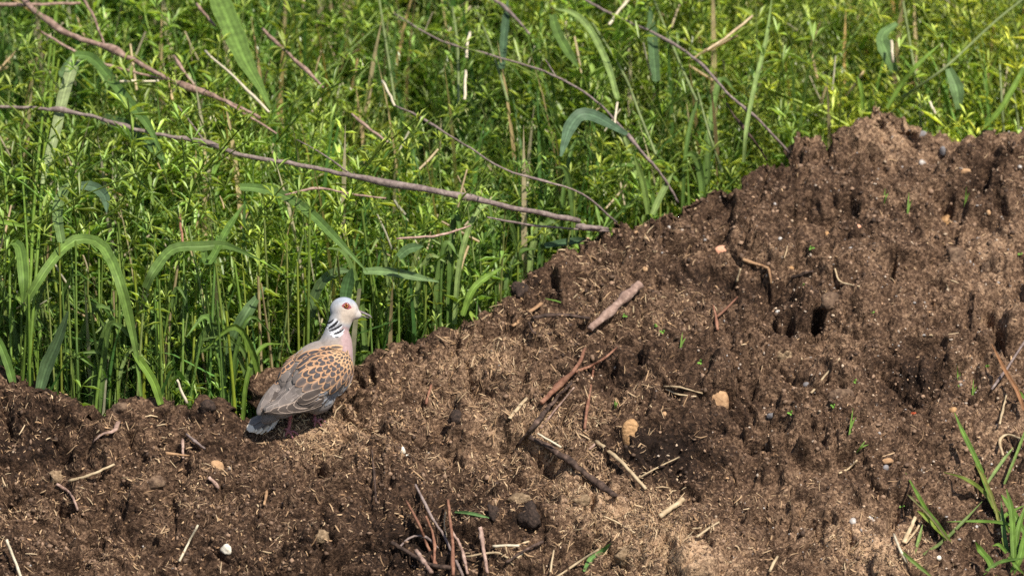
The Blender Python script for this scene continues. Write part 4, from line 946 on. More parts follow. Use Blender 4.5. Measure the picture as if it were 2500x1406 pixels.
clod('fibrous clod under the left curved stalk', 135, 1165, 20, M['straw_clod'], 52)
clod('reddish fibrous lump left of the dove at mid heap', 380, 1180, 26, M['clod'], 53)
clod('tan straw lump at the lower left of the tangle', 782, 1310, 24, M['straw_clod'], 54, 14)
clod('round clod on the far right slope', 2410, 650, 24, M['clod'], 55)
clod('big soft clod at the left crest', 300, 1000, 24, M['clod'], 56)

# ------------------------------------------------------------------ live grass on the heap
def on(px, py, lift=0.0):
    p, n = hit(px, py); return p + CW * lift
root = empty('grass_tuft', on(2470, 1400)); tag(root, 'tuft of fresh green grass growing in the bottom right corner of the heap', 'grass tuft')
G0 = (.14, .24, .04)
for pl, w, c, lf in [
    ([(2475, 1420), (2470, 1330), (2462, 1240), (2448, 1190)], 14, G0, (0, .04, .07, .09)), ([(2475, 1420), (2480, 1300), (2500, 1220)], 12, G0, (0, .04, .07)),
    ([(2440, 1260), (2412, 1200), (2385, 1130), (2345, 1050), (2325, 1005)], 12, G0, (.0, .02, .035, .05, .06)),
    ([(2455, 1340), (2436, 1260), (2400, 1200), (2350, 1165), (2290, 1148)], 11, (.17, .22, .04), (.0, .02, .035, .04, .04)),
    ([(2440, 1280), (2420, 1215), (2395, 1160), (2375, 1130)], 9, (.2, .21, .05), (.0, .03, .04, .05)),
    ([(2490, 1290), (2450, 1275), (2390, 1270), (2310, 1272)], 8, G0, (.02, .03, .03, .02)),
    ([(2500, 1300), (2465, 1240), (2440, 1205)], 14, G0, (.02, .04, .05)), ([(2475, 1420), (2450, 1310), (2440, 1220)], 11, (.11, .2, .05), (0, .03, .04)),
    ([(2450, 1180), (2480, 1100), (2505, 1030)], 7, (.17, .25, .06), (.02, .04, .05)), ([(2405, 1185), (2440, 1130), (2470, 1090)], 8, PALE, (.01, .03, .04)),
    ([(2505, 1000), (2492, 970), (2480, 950)], 16, G0, (.01, .02, .03)),
    ([(2430, 1420), (2415, 1370), (2390, 1340), (2378, 1320)], 15, G0, (0, .02, .03, .04)), ([(2470, 1400), (2490, 1350), (2500, 1280)], 16, G0, (0, .03, .04)),
    ([(2400, 1400), (2440, 1370), (2500, 1360)], 9, MID, (0, .02, .03)), ([(2500, 1400), (2480, 1380), (2440, 1330), (2420, 1330)], 9, G0, (0, .02, .03, .03)),
    ([(2465, 1300), (2450, 1260), (2500, 1230)], 9, G0, (0, .02, .03))]:
    P = [on(x, min(y, 1430), l) for (x, y), l in zip(pl, lf)]
    blade_obj('blade', P, w * S, c, root, n=14, twist=random.uniform(-.5, .5))
root = empty('grass_tuft', on(2320, 1330)); tag(root, 'small spreading grass shoot left of the corner tuft', 'grass tuft')
for pl, w, c, lf in [
    ([(2322, 1325), (2290, 1280), (2262, 1245), (2235, 1200), (2208, 1152)], 10, G0, (0, .01, .02, .03, .035)), ([(2318, 1322), (2285, 1285), (2262, 1262), (2238, 1245)], 14, (.2, .27, .04), (0, .01, .02, .02)),
    ([(2318, 1322), (2270, 1260), (2225, 1215), (2212, 1205)], 6, (.18, .17, .07), (0, .02, .03, .03)),
    ([(2255, 1352), (2300, 1320), (2345, 1275), (2395, 1222)], 8, (.17, .23, .07), (.005, .02, .03, .03)), ([(2200, 1345), (2235, 1375), (2280, 1412)], 9, (.14, .21, .04), (.01, .02, .01)),
    ([(2225, 1365), (2240, 1320), (2250, 1278)], 8, PALE, (0, .02, .03))]:
    blade_obj('blade', [on(x, y, l) for (x, y), l in zip(pl, lf)], w * S, c, root, n=14, twist=random.uniform(-.4, .4))
o = blade_obj('grass_leaf', [on(2498, 1000, .02), on(2478, 950, .04), on(2450, 905, .05), on(2415, 838, .06)], 10 * S, (.30, .15, .07)); tag(o, 'reddish withered grass leaf leaning in at the right edge', 'grass leaf')
root = empty('grass_sprout', on(1440, 1392)); tag(root, 'small green grass sprout at the bottom edge right of the middle', 'grass sprout')
for pl, w in [([(1428, 1394), (1445, 1360), (1470, 1345), (1490, 1325)], 15), ([(1428, 1394), (1436, 1372), (1440, 1350)], 9)]:
    blade_obj('blade', [on(x, y, .004 + .006 * i) for i, (x, y) in enumerate(pl)], w * S, (.15, .29, .08), root, n=10)
root = empty('grass_sprout', on(1195, 1264)); tag(root, 'thin curved green blade lying above the red twig tangle', 'grass sprout')
blade_obj('blade', [on(1110, 1248, .006), on(1150, 1252, .01), on(1200, 1265, .006)], 8 * S, (.16, .29, .10), root, n=10)
for i, (x, y, dx, h, lab) in enumerate([(2072, 1070, 10, 75, 'thin single green blade standing at the lower right'), (2090, 1105, 22, 30, 'short green blade right of the thin standing one'), (2340, 950, -4, 60, 'fine green shoot over the orange double pebble'),
        (2372, 985, 4, 60, 'faint green shoot at the right of the fine one'), (1502, 998, 0, 26, 'tiny green shoot below the fork of the reddish twig'), (1370, 738, -40, 10, 'small green shoot lying near the upper crest'), (2158, 500, 2, 40, 'hair thin green shoots high on the right slope'),
        (2215, 530, 3, 60, 'thin pair of shoots by the high right crack'), (1660, 860, 6, 50, 'faint shoot in the damp middle of the slope'), (2355, 505, 4, 50, 'fine shoots near the lumpy ochre stone')]):
    root = empty('grass_sprout', on(x, y)); tag(root, lab, 'grass sprout')
    for k in range(2):
        blade_obj('blade', [on(x, y, 0), on(x + dx * .5 + k * 4, y - h * .5, .008), on(x + dx + k * 8, y - h * (1 - .3 * k), .012)], 3.6 * S, (.16, .27, .05), root, n=8)
GSd = 'tiny seedlings on the soil'
for x, y, lab in [(1525, 770, 'tiny green seedling beside the thickest stick'), (1597, 795, 'tiny seedling right of the thickest stick'), (1618, 810, 'second tiny seedling right of the thickest stick'), (1710, 884, 'round green seedling leaf in the damp slope'),
                  (1960, 696, 'pale seedling above the black holes'), (1980, 605, 'bright seedling right of the brick chip'), (2135, 760, 'green seedling beside the black crack'), (2085, 930, 'seedling right of the flat dry clod'), (2034, 990, 'seedling below the flat dry clod'),
                  (1930, 1008, 'seedling beside the grey pebbles'), (2202, 1235, 'seedling left of the spreading shoot'), (2490, 620, 'seedling at the right edge'), (2410, 895, 'seedling near the reddish leaf')]:
    root = empty('seedling', on(x, y)); tag(root, lab, 'seedling', GSd)
    for k in range(3):
        a = random.uniform(0, 6.28); l = random.uniform(6, 10)
        p = on(x, y, .001); e = p + (CX * math.cos(a) + CU * math.sin(a) * .8) * l * S + CW * .003
        blade_obj('seed_leaf', [p, (p + e) / 2 + CW * .002, e], 6 * S, (.20, .38, .07), root, n=4, profile=[(0, .3), (.5, 1), (1, .3)])
# bent dry grass by the dove
root = empty('bent_dry_grass', veg(690, 900)); tag(root, 'bent yellowing grass stem rising behind the back of the dove', 'grass')
tube('stalk', catmull([veg(686, 900, -.03), veg(700, 850, -.03), veg(716, 803, -.03)], 10), 3.5 * S, 3 * S, M['straw'], root, sides=6)
blade_obj('leaf', [veg(714, 804, -.03), veg(735, 812, -.03), veg(768, 830, -.03)], 12 * S, (.30, .32, .08), root, n=8)
root = empty('bent_dry_grass', veg(876, 880)); tag(root, 'small tan withered stem curling beside the breast of the dove', 'grass')
tube('stalk', catmull([veg(874, 884, -.05), veg(880, 855, -.05), veg(876, 838, -.05), veg(868, 826, -.05)], 10), 3 * S, 4.5 * S, M['straw'], root, sides=6)

# ------------------------------------------------------------------ the dove
# built in a frame of its own: a = right, b = up, c = towards the viewer's side, in units of .6 mm
f1_, _ = hit(704, 1062); f2_, _ = hit(771, 1036)
mid = (f1_ + f2_) / 2
O = at(740, 1000, mid.y - .008)
def BP(px, py, w=0.0): return O + CX * ((px - 740) * S) + CU * ((1000 - py) * S) + CW * (w * S)
def BD(x, u, w): return (CX * x + CU * u + CW * w)
dove = empty('turtle_dove', mid); tag(dove, 'turtle dove with orange scalloped wings and a striped neck patch standing on the heap', 'dove')
yaw, pit = math.radians(48), math.radians(33)
FW = Vector((math.cos(pit) * math.cos(yaw), math.cos(pit) * math.sin(yaw), math.sin(pit)))
RT = Vector((math.sin(yaw), -math.cos(yaw), 0)); DO = RT.cross(FW).normalized()
if DO.z < 0: DO = -DO
def ell(bm, c, ax, r):
    """ellipsoid: centre, three axes, three radii (px)"""
    m_ = Matrix.Identity(4)
    for i in range(3):
        for j in range(3): m_[j][i] = ax[i][j] * r[i] * S
    m_ = Matrix.Translation(c) @ m_
    bmesh.ops.create_icosphere(bm, subdivisions=4, radius=1, matrix=m_)
def orth(d, ref):
    d = Vector(d).normalized(); u = (ref - d * ref.dot(d)).normalized(); return d, u, d.cross(u)
def solid(bm, voxel, smooth_it, name):
    me = bpy.data.meshes.new(name); bm.to_mesh(me); bm.free()
    o = bpy.data.objects.new('tmp', me); COL.objects.link(o)
    r = o.modifiers.new('r', 'REMESH'); r.mode = 'VOXEL'; r.voxel_size = voxel
    s_ = o.modifiers.new('s', 'SMOOTH'); s_.iterations = smooth_it; s_.factor = .6
    bpy.context.view_layer.update()
    ev = o.evaluated_get(bpy.context.evaluated_depsgraph_get())
    out = bpy.data.meshes.new_from_object(ev); out.name = name
    bpy.data.objects.remove(o); bpy.data.meshes.remove(me)
    return out
def chain(bm, pts, radii, n=14):
    P = catmull([BP(*p) for p in pts], n); m_ = len(P)
    for i, p in enumerate(P):
        t = i / (m_ - 1) * (len(radii) - 1); k = min(int(t), len(radii) - 2); r = radii[k] + (radii[k + 1] - radii[k]) * (t - k)
        bmesh.ops.create_icosphere(bm, subdivisions=3, radius=r * S, matrix=Matrix.Translation(p))
bm = bmesh.new()
ell(bm, BP(770, 925, 8), (FW, RT, DO), (100, 64, 62))               # trunk
ell(bm, BP(806, 905, -8), orth(BD(.2, 1, -.2), RT), (70, 58, 56))   # breast
ell(bm, BP(768, 900, 0), (FW, RT, DO), (82, 62, 56))                # mantle
chain(bm, [(812, 872, -14), (820, 840, -20), (823, 805, -22), (838, 765, -20)], [50, 40, 27.5, 29], 20)
ell(bm, BP(840, 757, -20), orth(BD(1, -.18, .05), BD(0, 1, 0)), (35.5, 32.5, 29))   # head
ell(bm, BP(862, 765, -20), orth(BD(1, -.25, 0), BD(0, 1, 0)), (22, 14, 14))     # face to bill
ell(bm, BP(708, 975, 34), (FW, RT, DO), (60, 36, 30))               # rump
ell(bm, BP(778, 972, 4), orth(BD(.5, .4, -.3), RT), (44, 38, 36))   # thighs, belly
body_me = solid(bm, 1.9 * S, 8, 'body')
bm = bmesh.new()                                                     # near wing under its feathers
ax = orth(BD(.83, .50, -.24), CW)
ell(bm, BP(786, 915, 42), (ax[0], ax[1], ax[2]), (82, 36, 54))
ell(bm, BP(718, 989, 60), orth(BD(.97, .13, -.16), CW), (76, 12, 21))
ell(bm, BP(730, 965, 52), orth(BD(.8, .45, -.2), CW), (62, 20, 26))
wing_me = solid(bm, 1.9 * S, 8, 'wing')
bm = bmesh.new()
ell(bm, BP(723, 907, 2), (FW, DO, RT), (64, 38, 30))
ell(bm, BP(664, 968, 32), orth(BD(.55, .72, -.42), CW), (62, 14, 18))
wing2_me = solid(bm, 1.9 * S, 8, 'wing')

def bp_coords(me):
    V = np.empty(len(me.vertices) * 3); me.vertices.foreach_get('co', V); V = V.reshape(-1, 3)
    Q = V - np.array(O)
    return V, 740 + Q @ np.array(CX) / S, 1000 - Q @ np.array(CU) / S, Q @ np.array(CW) / S
def mixc(c, m_, col): return c * (1 - m_[:, None]) + np.array(col) * m_[:, None]
def paint(me, k=.70):
    V, px, py, w = bp_coords(me)
    c = np.tile(np.array([.40, .335, .295]), (len(V), 1))                                   # mantle grey brown
    c = mixc(c, sstep(900, 1000, py) * sstep(-20, 20, w), (.30, .265, .25))
    c = mixc(c, sstep(836, 808, py + (px - 820) * .15), (.43, .43, .46))                   # neck
    c = mixc(c, sstep(822, 845, px - np.maximum(0, 830 - py) * .0 + np.maximum(0, py - 860) * -.28) * sstep(790, 800, py), (.54, .37, .37))   # pink breast
    c = mixc(c, sstep(930, 985, py) * sstep(20, -10, w), (.52, .47, .46))                  # pale belly
    head = sstep(800, 788, py + (840 - px) * .45)
    c = mixc(c, head, (.46, .49, .54))
    face = np.exp(-(((px - 850) / 27) ** 2 + ((py - 768) / 24) ** 4))
    c = mixc(c, np.clip(face * 1.3, 0, 1) * head, (.66, .55, .46))
    c = mixc(c, sstep(742, 728, py + (845 - px) * .1) * .9, (.42, .47, .56))
    c = mixc(c, sstep(862, 880, px) * sstep(795, 780, py) * .6, (.62, .56, .52))
    c *= (1 + .10 * head)[:, None]
    c *= (1 + .12 * fbm(V, .004, 3, 200) + .08 * fbm(V, .0016, 2, 202))[:, None]
    a = me.attributes.new('Col', 'FLOAT_COLOR', 'POINT'); cc = np.ones((len(V), 4), dtype=np.float32); cc[:, :3] = np.clip(c * k, 0, 1); a.data.foreach_set('color', cc.ravel())
m, nt, b = newmat('plumage'); M['plumage'] = m
a_ = N(nt, 'ShaderNodeVertexColor'); a_.layer_name = 'Col'; nt.links.new(a_.outputs[0], b.inputs['Base Color'])
b.inputs['Roughness'].default_value = .8; b.inputs['Specular IOR Level'].default_value = .15
b.inputs['Sheen Weight'].default_value = .15
tc = N(nt, 'ShaderNodeTexCoord'); mp = N(nt, 'ShaderNodeMapping'); mp.inputs['Scale'].default_value = (1, 1, .45); nt.links.new(tc.outputs['Object'], mp.inputs[0])
nn = N(nt, 'ShaderNodeTexNoise'); nn.inputs['Scale'].default_value = 700; nn.inputs['Detail'].default_value = 3; nt.links.new(mp.outputs[0], nn.inputs[0])
bp = N(nt, 'ShaderNodeBump'); bp.inputs['Strength'].default_value = .35; bp.inputs['Distance'].default_value = .001; nt.links.new(nn.outputs[0], bp.inputs['Height']); nt.links.new(bp.outputs[0], b.inputs['Normal'])
paint(body_me); paint(wing_me, .42); paint(wing2_me, .42)
body = link('body', body_me, M['plumage'], dove)
wing = link('wing', wing_me, M['plumage'], dove)
wing2 = link('wing', wing2_me, M['plumage'], dove)
def bvh_of(mes):
    vs, fs = [], []
    for me in mes:
        o_ = len(vs); vs += [v_.co.copy() for v_ in me.vertices]; fs += [[i + o_ for i in p.vertices] for p in me.polygons]
    return BVHTree.FromPolygons(vs, fs)
SKIN = bvh_of([body_me, wing_me, wing2_me])
def skin(px, py):
    h = SKIN.ray_cast(BP(px, py, 600), -CW)
    return (h[0], h[1]) if h[0] is not None else (None, None)

def skinf(px, py):
    h, n = skin(px, py)
    if h is None: h, n, _, _ = SKIN.find_nearest(BP(px, py, 0))
    return h, n
def ramp_feather(name, stops, spec=.2, vary=0.0):
    m, nt, b = newmat(name)
    e = N(nt, 'ShaderNodeAttribute'); e.attribute_name = 'edge'
    tc = N(nt, 'ShaderNodeTexCoord'); nz = N(nt, 'ShaderNodeTexNoise'); nz.inputs['Scale'].default_value = 900; nt.links.new(tc.outputs['Object'], nz.inputs[0])
    ad = N(nt, 'ShaderNodeMath', operation='MULTIPLY_ADD'); ad.inputs[1].default_value = .32; nt.links.new(nz.outputs[0], ad.inputs[0]); 
    sb = N(nt, 'ShaderNodeMath', operation='SUBTRACT'); sb.inputs[1].default_value = .16; nt.links.new(e.outputs['Fac'], sb.inputs[0]); nt.links.new(sb.outputs[0], ad.inputs[2])
    oi = N(nt, 'ShaderNodeObjectInfo'); vr = N(nt, 'ShaderNodeMath', operation='MULTIPLY_ADD'); vr.inputs[1].default_value = vary; nt.links.new(oi.outputs['Random'], vr.inputs[0])
    v2 = N(nt, 'ShaderNodeMath', operation='SUBTRACT'); v2.inputs[1].default_value = vary * .5; nt.links.new(ad.outputs[0], v2.inputs[0]); nt.links.new(v2.outputs[0], vr.inputs[2])
    r = ramp(nt, stops); nt.links.new(vr.outputs[0], r.inputs[0])
    mr = N(nt, 'ShaderNodeMapRange'); mr.inputs[3].default_value = .85; mr.inputs[4].default_value = 1.15; nt.links.new(oi.outputs['Random'], mr.inputs[0])
    hs = N(nt, 'ShaderNodeHueSaturation'); nt.links.new(mr.outputs[0], hs.inputs['Value']); nt.links.new(r.outputs[0], hs.inputs['Color'])
    nt.links.new(hs.outputs[0], b.inputs['Base Color'])
    b.inputs['Roughness'].default_value = .7; b.inputs['Specular IOR Level'].default_value = spec
    return m
OR, ORD, DK = (.54, .315, .18), (.40, .23, .13), (.055, .047, .048)
M['f_covert'] = ramp_feather('f_covert', [(0, OR), (.36, ORD), (.52, DK), (1, (.07, .06, .065))], vary=.30)
M['f_small'] = ramp_feather('f_small', [(0, (.58, .37, .21)), (.46, (.46, .285, .16)), (.64, (.10, .075, .06)), (1, (.06, .05, .05))], vary=.34)
M['f_big'] = ramp_feather('f_big', [(0, (.48, .33, .22)), (.12, OR), (.28, ORD), (.44, DK), (1, (.085, .078, .085))], vary=.22)
M['f_brown'] = ramp_feather('f_brown', [(0, (.46, .29, .19)), (.14, (.32, .21, .15)), (.4, (.13, .10, .088)), (1, (.08, .068, .068))])
M['f_grey'] = ramp_feather('f_grey', [(0, (.46, .46, .48)), (.16, (.29, .30, .33)), (1, (.20, .21, .235))])
M['f_primary'] = ramp_feather('f_primary', [(0, (.46, .37, .31)), (.13, (.36, .28, .23)), (.20, (.095, .075, .065)), (1, (.07, .057, .052))])
M['f_tertial'] = ramp_feather('f_tertial', [(0, (.36, .30, .27)), (.10, (.28, .24, .22)), (.18, (.175, .147, .132)), (1, (.145, .124, .116))])
M['f_tail'] = ramp_feather('f_tail', [(0, (.30, .27, .26)), (.12, (.20, .185, .185)), (1, (.155, .145, .15))])
M['f_mantle'] = ramp_feather('f_mantle', [(0, (.275, .24, .22)), (.3, (.25, .22, .20)), (1, (.215, .19, .175))])
M['f_black'] = ramp_feather('f_black', [(0, (.03, .03, .035)), (1, (.02, .02, .025))])
M['f_white'] = ramp_feather('f_white', [(0, (.66, .67, .70)), (1, (.60, .62, .67))])
M['f_tail_white'] = ramp_feather('f_tail_white', [(0, (.84, .85, .88)), (1, (.86, .87, .90))])
M['f_white_warm'] = ramp_feather('f_white_warm', [(0, (.88, .80, .68)), (1, (.86, .82, .76))])

def feather(parent, tip, d, L, W, mat, bvh=None, off0=.25, off1=.9, nu=7, nv=10, taper=.55, name='feather', pointed=.5, extra=0.0):
    """feather laid on the body like a shingle; tip = 3D point, d = direction base->tip, sizes in px"""
    p0, n0, _, _ = (bvh or SKIN).find_nearest(tip)
    d = (d - n0 * d.dot(n0)).normalized(); s_ = n0.cross(d).normalized()
    vs, fs, ed = [], [], []
    for i in range(nv + 1):
        v_ = i / nv
        wd = (taper + (1 - taper) * math.sin(min(1, v_ / .6) * math.pi / 2)) * (1 if v_ < .6 else max(0.0, 1 - ((v_ - .6) / .4) ** (2 / pointed * .6)) ** pointed)
        for j in range(nu + 1):
            u = j / nu * 2 - 1
            q = tip + d * ((v_ - 1) * L * S) + s_ * (u * wd * W * .5 * S)
            h, n_, _, _ = (bvh or SKIN).find_nearest(q)
            off = (off0 + (off1 - off0) * v_ ** 1.5 + .3 * (1 - u * u) * v_ + extra) * S * 1.6
            vs.append(h + n_ * off)
            tipd = (1 - v_) * L / (W * .5)
            ed.append(min(1, min((1 - abs(u)) * wd, tipd)))
    for i in range(nv):
        for j in range(nu):
            a = i * (nu + 1) + j; fs.append((a, a + 1, a + nu + 2, a + nu + 1))
    return pydata(name, vs, fs, mat, parent, True, {'edge': ed})
def inpoly(x, y, poly):
    c = False; j = len(poly) - 1
    for i in range(len(poly)):
        xi, yi = poly[i]; xj, yj = poly[j]
        if (yi > y) != (yj > y) and x < (xj - xi) * (y - yi) / (yj - yi) + xi: c = not c
        j = i
    return c
def lay(parent, px, py, dx, dy, L, W, mat, **kw):
    t, n = skin(px, py)
    if t is None: return None
    d3 = CX * dx - CU * dy
    return feather(parent, t, d3, L, W, mat, **kw)
rb = random.Random(5)
# tertials and lower back: soft grey brown feathers
for px, py, dx, dy, L, W in [(640, 1012, -.72, .69, 90, 22), (652, 1004, -.7, .7, 90, 26), (668, 1002, -.72, .6, 90, 26), (662, 985, -.66, .75, 80, 26), (682, 990, -.7, .65, 84, 28), (676, 965, -.62, .78, 70, 28), (700, 975, -.7, .66, 72, 28), (692, 948, -.62, .78, 60, 30), (712, 955, -.66, .7, 60, 30), (702, 930, -.6, .8, 50, 30), (720, 935, -.6, .75, 50, 28)]:
    lay(wing, px, py, dx, dy, L, W, M['f_tertial'], off0=.4, off1=1.3, nv=14)
# primaries, longest first
for k, (px, py, L, W, dy, bx) in enumerate([(649, 1003, 142, 17, .04, 0), (661, 1001, 130, 21, .07, .4), (679, 999, 112, 26, .10, .8), (700, 995, 92, 30, .14, 1.2), (717, 987, 76, 30, .20, 1.6), (728, 977, 62, 26, .28, 2.0), (738, 969, 50, 20, .34, 2.4)]):
    lay(wing, px, py, -1, dy, L, W, M['f_primary'], off0=1.4 + bx, off1=1.6 + bx, nv=18, taper=.8, pointed=.55)
# grey outer coverts along the lower edge
for px, py, dx, dy, L, W in [(768, 978, -.75, .5, 40, 16), (782, 985, -.62, .7, 46, 16), (793, 990, -.55, .8, 52, 16), (804, 986, -.5, .85, 52, 15), (815, 978, -.5, .85, 50, 14), (826, 968, -.45, .88, 46, 13), (836, 956, -.4, .9, 42, 12), (845, 944, -.35, .9, 36, 11)]:
    lay(wing, px, py, dx, dy, L, W, M['f_grey'], off0=.3, off1=1.3)
# scalloped coverts and scapulars in arcs round the shoulder
SHX, SHY = 872, 838
poly = [(834, 858), (815, 849), (790, 848), (765, 856), (735, 866), (714, 892), (708, 915), (709, 935), (718, 958), (735, 965), (760, 952), (790, 964), (815, 968), (842, 945), (858, 918), (860, 892), (852, 868)]
r = 178.0; row = 0
while r > 18:
    w = 6.0 + (r - 18) * .125
    da = w * .80 / r; a = math.radians(84) + (row % 2) * da / 2
    while a < math.radians(188):
        jr = .11 * w
        px = SHX + r * math.cos(a) + rb.uniform(-jr, jr); py = SHY + r * math.sin(a) + rb.uniform(-jr, jr)
        if inpoly(px, py, poly):
            dx, dy = math.cos(a) + rb.uniform(-.16, .16), math.sin(a) + rb.uniform(-.16, .16)
            dx -= .30
            mt = M['f_small'] if w < 12.5 else (M['f_big'] if w > 19 else M['f_covert'])
            if w > 16 and py > 938 and px < 765: mt = M['f_brown']
            if py > 925 and px > 785 and w > 9 and rb.random() < .45: mt = M['f_brown']
            ww = w * rb.uniform(.88, 1.22); L = ww * rb.uniform(2.2, 2.8)
            lay(wing, px, py, dx, dy, L, ww * (.98 if w > 16 else 1.05), mt, off0=.1, off1=.5, nu=6, nv=9, extra=1.0 + max(0, (150 - r)) * .008, pointed=rb.uniform(.45, .62))
        a += da * rb.uniform(.88, 1.12)
    r -= w * .80; row += 1
# far wing: what shows past the back
for px, py, L, W, mt in [(664, 938, 34, 15, 'f_big'), (672, 928, 32, 15, 'f_big'), (669, 918, 28, 13, 'f_big'), (680, 912, 28, 13, 'f_covert'), (676, 903, 24, 12, 'f_covert'), (690, 902, 28, 13, 'f_covert'), (684, 893, 22, 11, 'f_covert'), (700, 893, 26, 12, 'f_covert'),
                         (692, 882, 20, 10, 'f_covert'), (706, 881, 20, 10, 'f_covert'), (700, 873, 15, 9, 'f_small'), (714, 872, 15, 9, 'f_small'), (710, 864, 12, 8, 'f_small'), (722, 864, 12, 8, 'f_small')]:
    lay(wing2, px + 8, py, -.55, .8, L * 1.15, W * 1.2, M[mt], extra=.5)
for px, py, dx, dy, L, W, mt in [(640, 1006, -.5, .85, 70, 20, 'f_primary'), (642, 996, -.45, .9, 64, 20, 'f_tertial'), (650, 990, -.5, .85, 60, 20, 'f_tertial'), (650, 978, -.45, .9, 56, 20, 'f_tertial'), (662, 974, -.5, .85, 52, 22, 'f_tertial'),
                                  (660, 962, -.45, .9, 46, 20, 'f_tertial'), (668, 950, -.45, .9, 40, 20, 'f_tertial'), (682, 952, -.5, .85, 40, 22, 'f_tertial'), (676, 938, -.45, .9, 34, 18, 'f_brown'), (690, 930, -.5, .85, 30, 20, 'f_tertial')]:
    lay(wing2, px, py, dx, dy, L, W, M[mt], off0=.2, off1=.9, nv=12)
# soft mantle feathers
for row, yy in enumerate(range(838, 905, 9)):
    for px in range(716 + (row % 2) * 7, 850, 14):
        py = yy + (790 - px) * .25
        if inpoly(px, py + 6, poly) or px < 705: continue
        t, n = skin(px, py)
        if t is None or py < 850 or px > 815: continue
        if inpoly(px, py, [(745, 850), (790, 826), (850, 838), (858, 862), (820, 846), (770, 855), (735, 866), (712, 890), (700, 880), (715, 866)]):
            lay(body, px, py, -.55, .75, 20, 17, M['f_mantle'], off0=.05, off1=.5, nu=5, nv=7)
# neck patch: white ground, black bars
t, n = skinf(820, 800)
for i, (x0, y0, x1, y1, w, mt) in enumerate([
    (799, 794, 822, 778, 8, 'f_white'), (798, 801, 829, 784, 8, 'f_white'), (802, 809, 836, 795, 8, 'f_white'), (806, 816, 841, 804, 8, 'f_white'), (812, 821, 838, 813, 7, 'f_white'),
    (799, 789, 816, 779, 4.2, 'f_black'), (803, 801, 826, 783, 6.5, 'f_black'), (804, 808, 835, 792, 5.6, 'f_black'), (815, 815, 839, 803, 5.6, 'f_black'), (818, 821, 828, 820, 2, 'f_black')]):
    n_ = 12; vs, fs = [], []
    for k in range(n_ + 1):
        q = k / n_; x = x0 + (x1 - x0) * q; y = y0 + (y1 - y0) * q + 2.2 * math.sin(q * math.pi)
        ww = w * (.35 + .65 * math.sin(q * math.pi) ** .6) * (1 + .18 * math.sin(k * 2.3 + i))
        for e in (-.5, 0, .5):
            dx, dy = -(y1 - y0), (x1 - x0); l = math.hypot(dx, dy)
            h, nn_ = skinf(x + dx / l * e * ww, y + dy / l * e * ww)
            vs.append(h + nn_ * (.25 + .4 * (mt == 'f_black') + .15 * (e == 0)) * S * 1.3)
    for k in range(n_):
        for e in (0, 1): a = k * 3 + e; fs.append((a, a + 1, a + 4, a + 3))
    pydata('neck_feather', vs, fs, M[mt], body, True, {'edge': [.5] * len(vs)})
# eye and bare skin round it
M['eye_skin'] = noise_mat('eye_skin', [(.3, (.22, .05, .06)), (.7, (.33, .09, .10))], 900, .6, .3, 1500)
M['iris'] = noise_mat('iris', [(.3, (.30, .085, .015)), (.7, (.48, .17, .04))], 1200, .2, .1, 1500, spec=.6)
mm, nt, b = newmat('pupil'); b.inputs['Base Color'].default_value = (.004, .003, .003, 1); b.inputs['Roughness'].default_value = .06; M['pupil'] = mm
M['bill'] = noise_mat('bill', [(.3, (.075, .06, .06)), (.6, (.19, .165, .165)), (.8, (.34, .31, .31))], 380, .4, .3, 900, spec=.5)
M['cere'] = noise_mat('cere', [(.3, (.20, .10, .11)), (.7, (.34, .22, .22))], 380, .6, .3, 900)
M['leg'] = noise_mat('leg', [(.3, (.26, .085, .10)), (.7, (.44, .20, .21))], 500, .6, .6, 900)
ring = [(834, 746), (839, 741), (845, 738), (851, 740), (856, 746), (859, 751), (855, 753), (850, 755), (843, 753), (838, 750)]
c0, n0 = skinf(846, 746.5)
vs = [c0 + n0 * .9 * S]; 
for q in (.5, 1):
    for x, y in ring:
        h, nn_ = skinf(846 + (x - 846) * q, 746.5 + (y - 746.5) * q); vs.append(h + nn_ * (1.0 if q < 1 else .5) * S)
nr_ = len(ring); fs = [(0, 1 + i, 1 + (i + 1) % nr_) for i in range(nr_)] + [(1 + i, 1 + nr_ + i, 1 + nr_ + (i + 1) % nr_, 1 + (i + 1) % nr_) for i in range(nr_)]
pydata('eye_skin', vs, fs, M['eye_skin'], body)
def dome(name, c, n, r, h, mat, parent):
    bm = bmesh.new(); d, u, w_ = orth(n, Vector((0, 0, 1)))
    m_ = Matrix.Identity(4)
    for i, (a, rr) in enumerate(((u, r), (w_, r), (d, h))):
        for j in range(3): m_[j][i] = a[j] * rr * S
    bmesh.ops.create_uvsphere(bm, u_segments=20, v_segments=12, radius=1, matrix=Matrix.Translation(c) @ m_)
    me = bpy.data.meshes.new(name); bm.to_mesh(me); bm.free(); return link(name, me, mat, parent)
eye = dome('eye', c0, n0, 5.4, 3.6, M['iris'], dove)
dome('pupil', c0 + n0 * 2.1 * S, n0, 3.0, 2.1, M['pupil'], eye)
o = pydata('eye_rim', *tube_data([c0 + n0 * 1.2 * S + (orth(n0, CU)[1] * math.cos(a * .3142) + orth(n0, CU)[2] * math.sin(a * .3142)) * 5.6 * S for a in range(21)], .75 * S, .75 * S, sides=6, rough=0), M['pupil'], eye)
# far eye
h, n_, _, _ = SKIN.find_nearest(BP(850, 746, -80)); dome('eye', h, n_, 5.4, 3.6, M['iris'], dove)
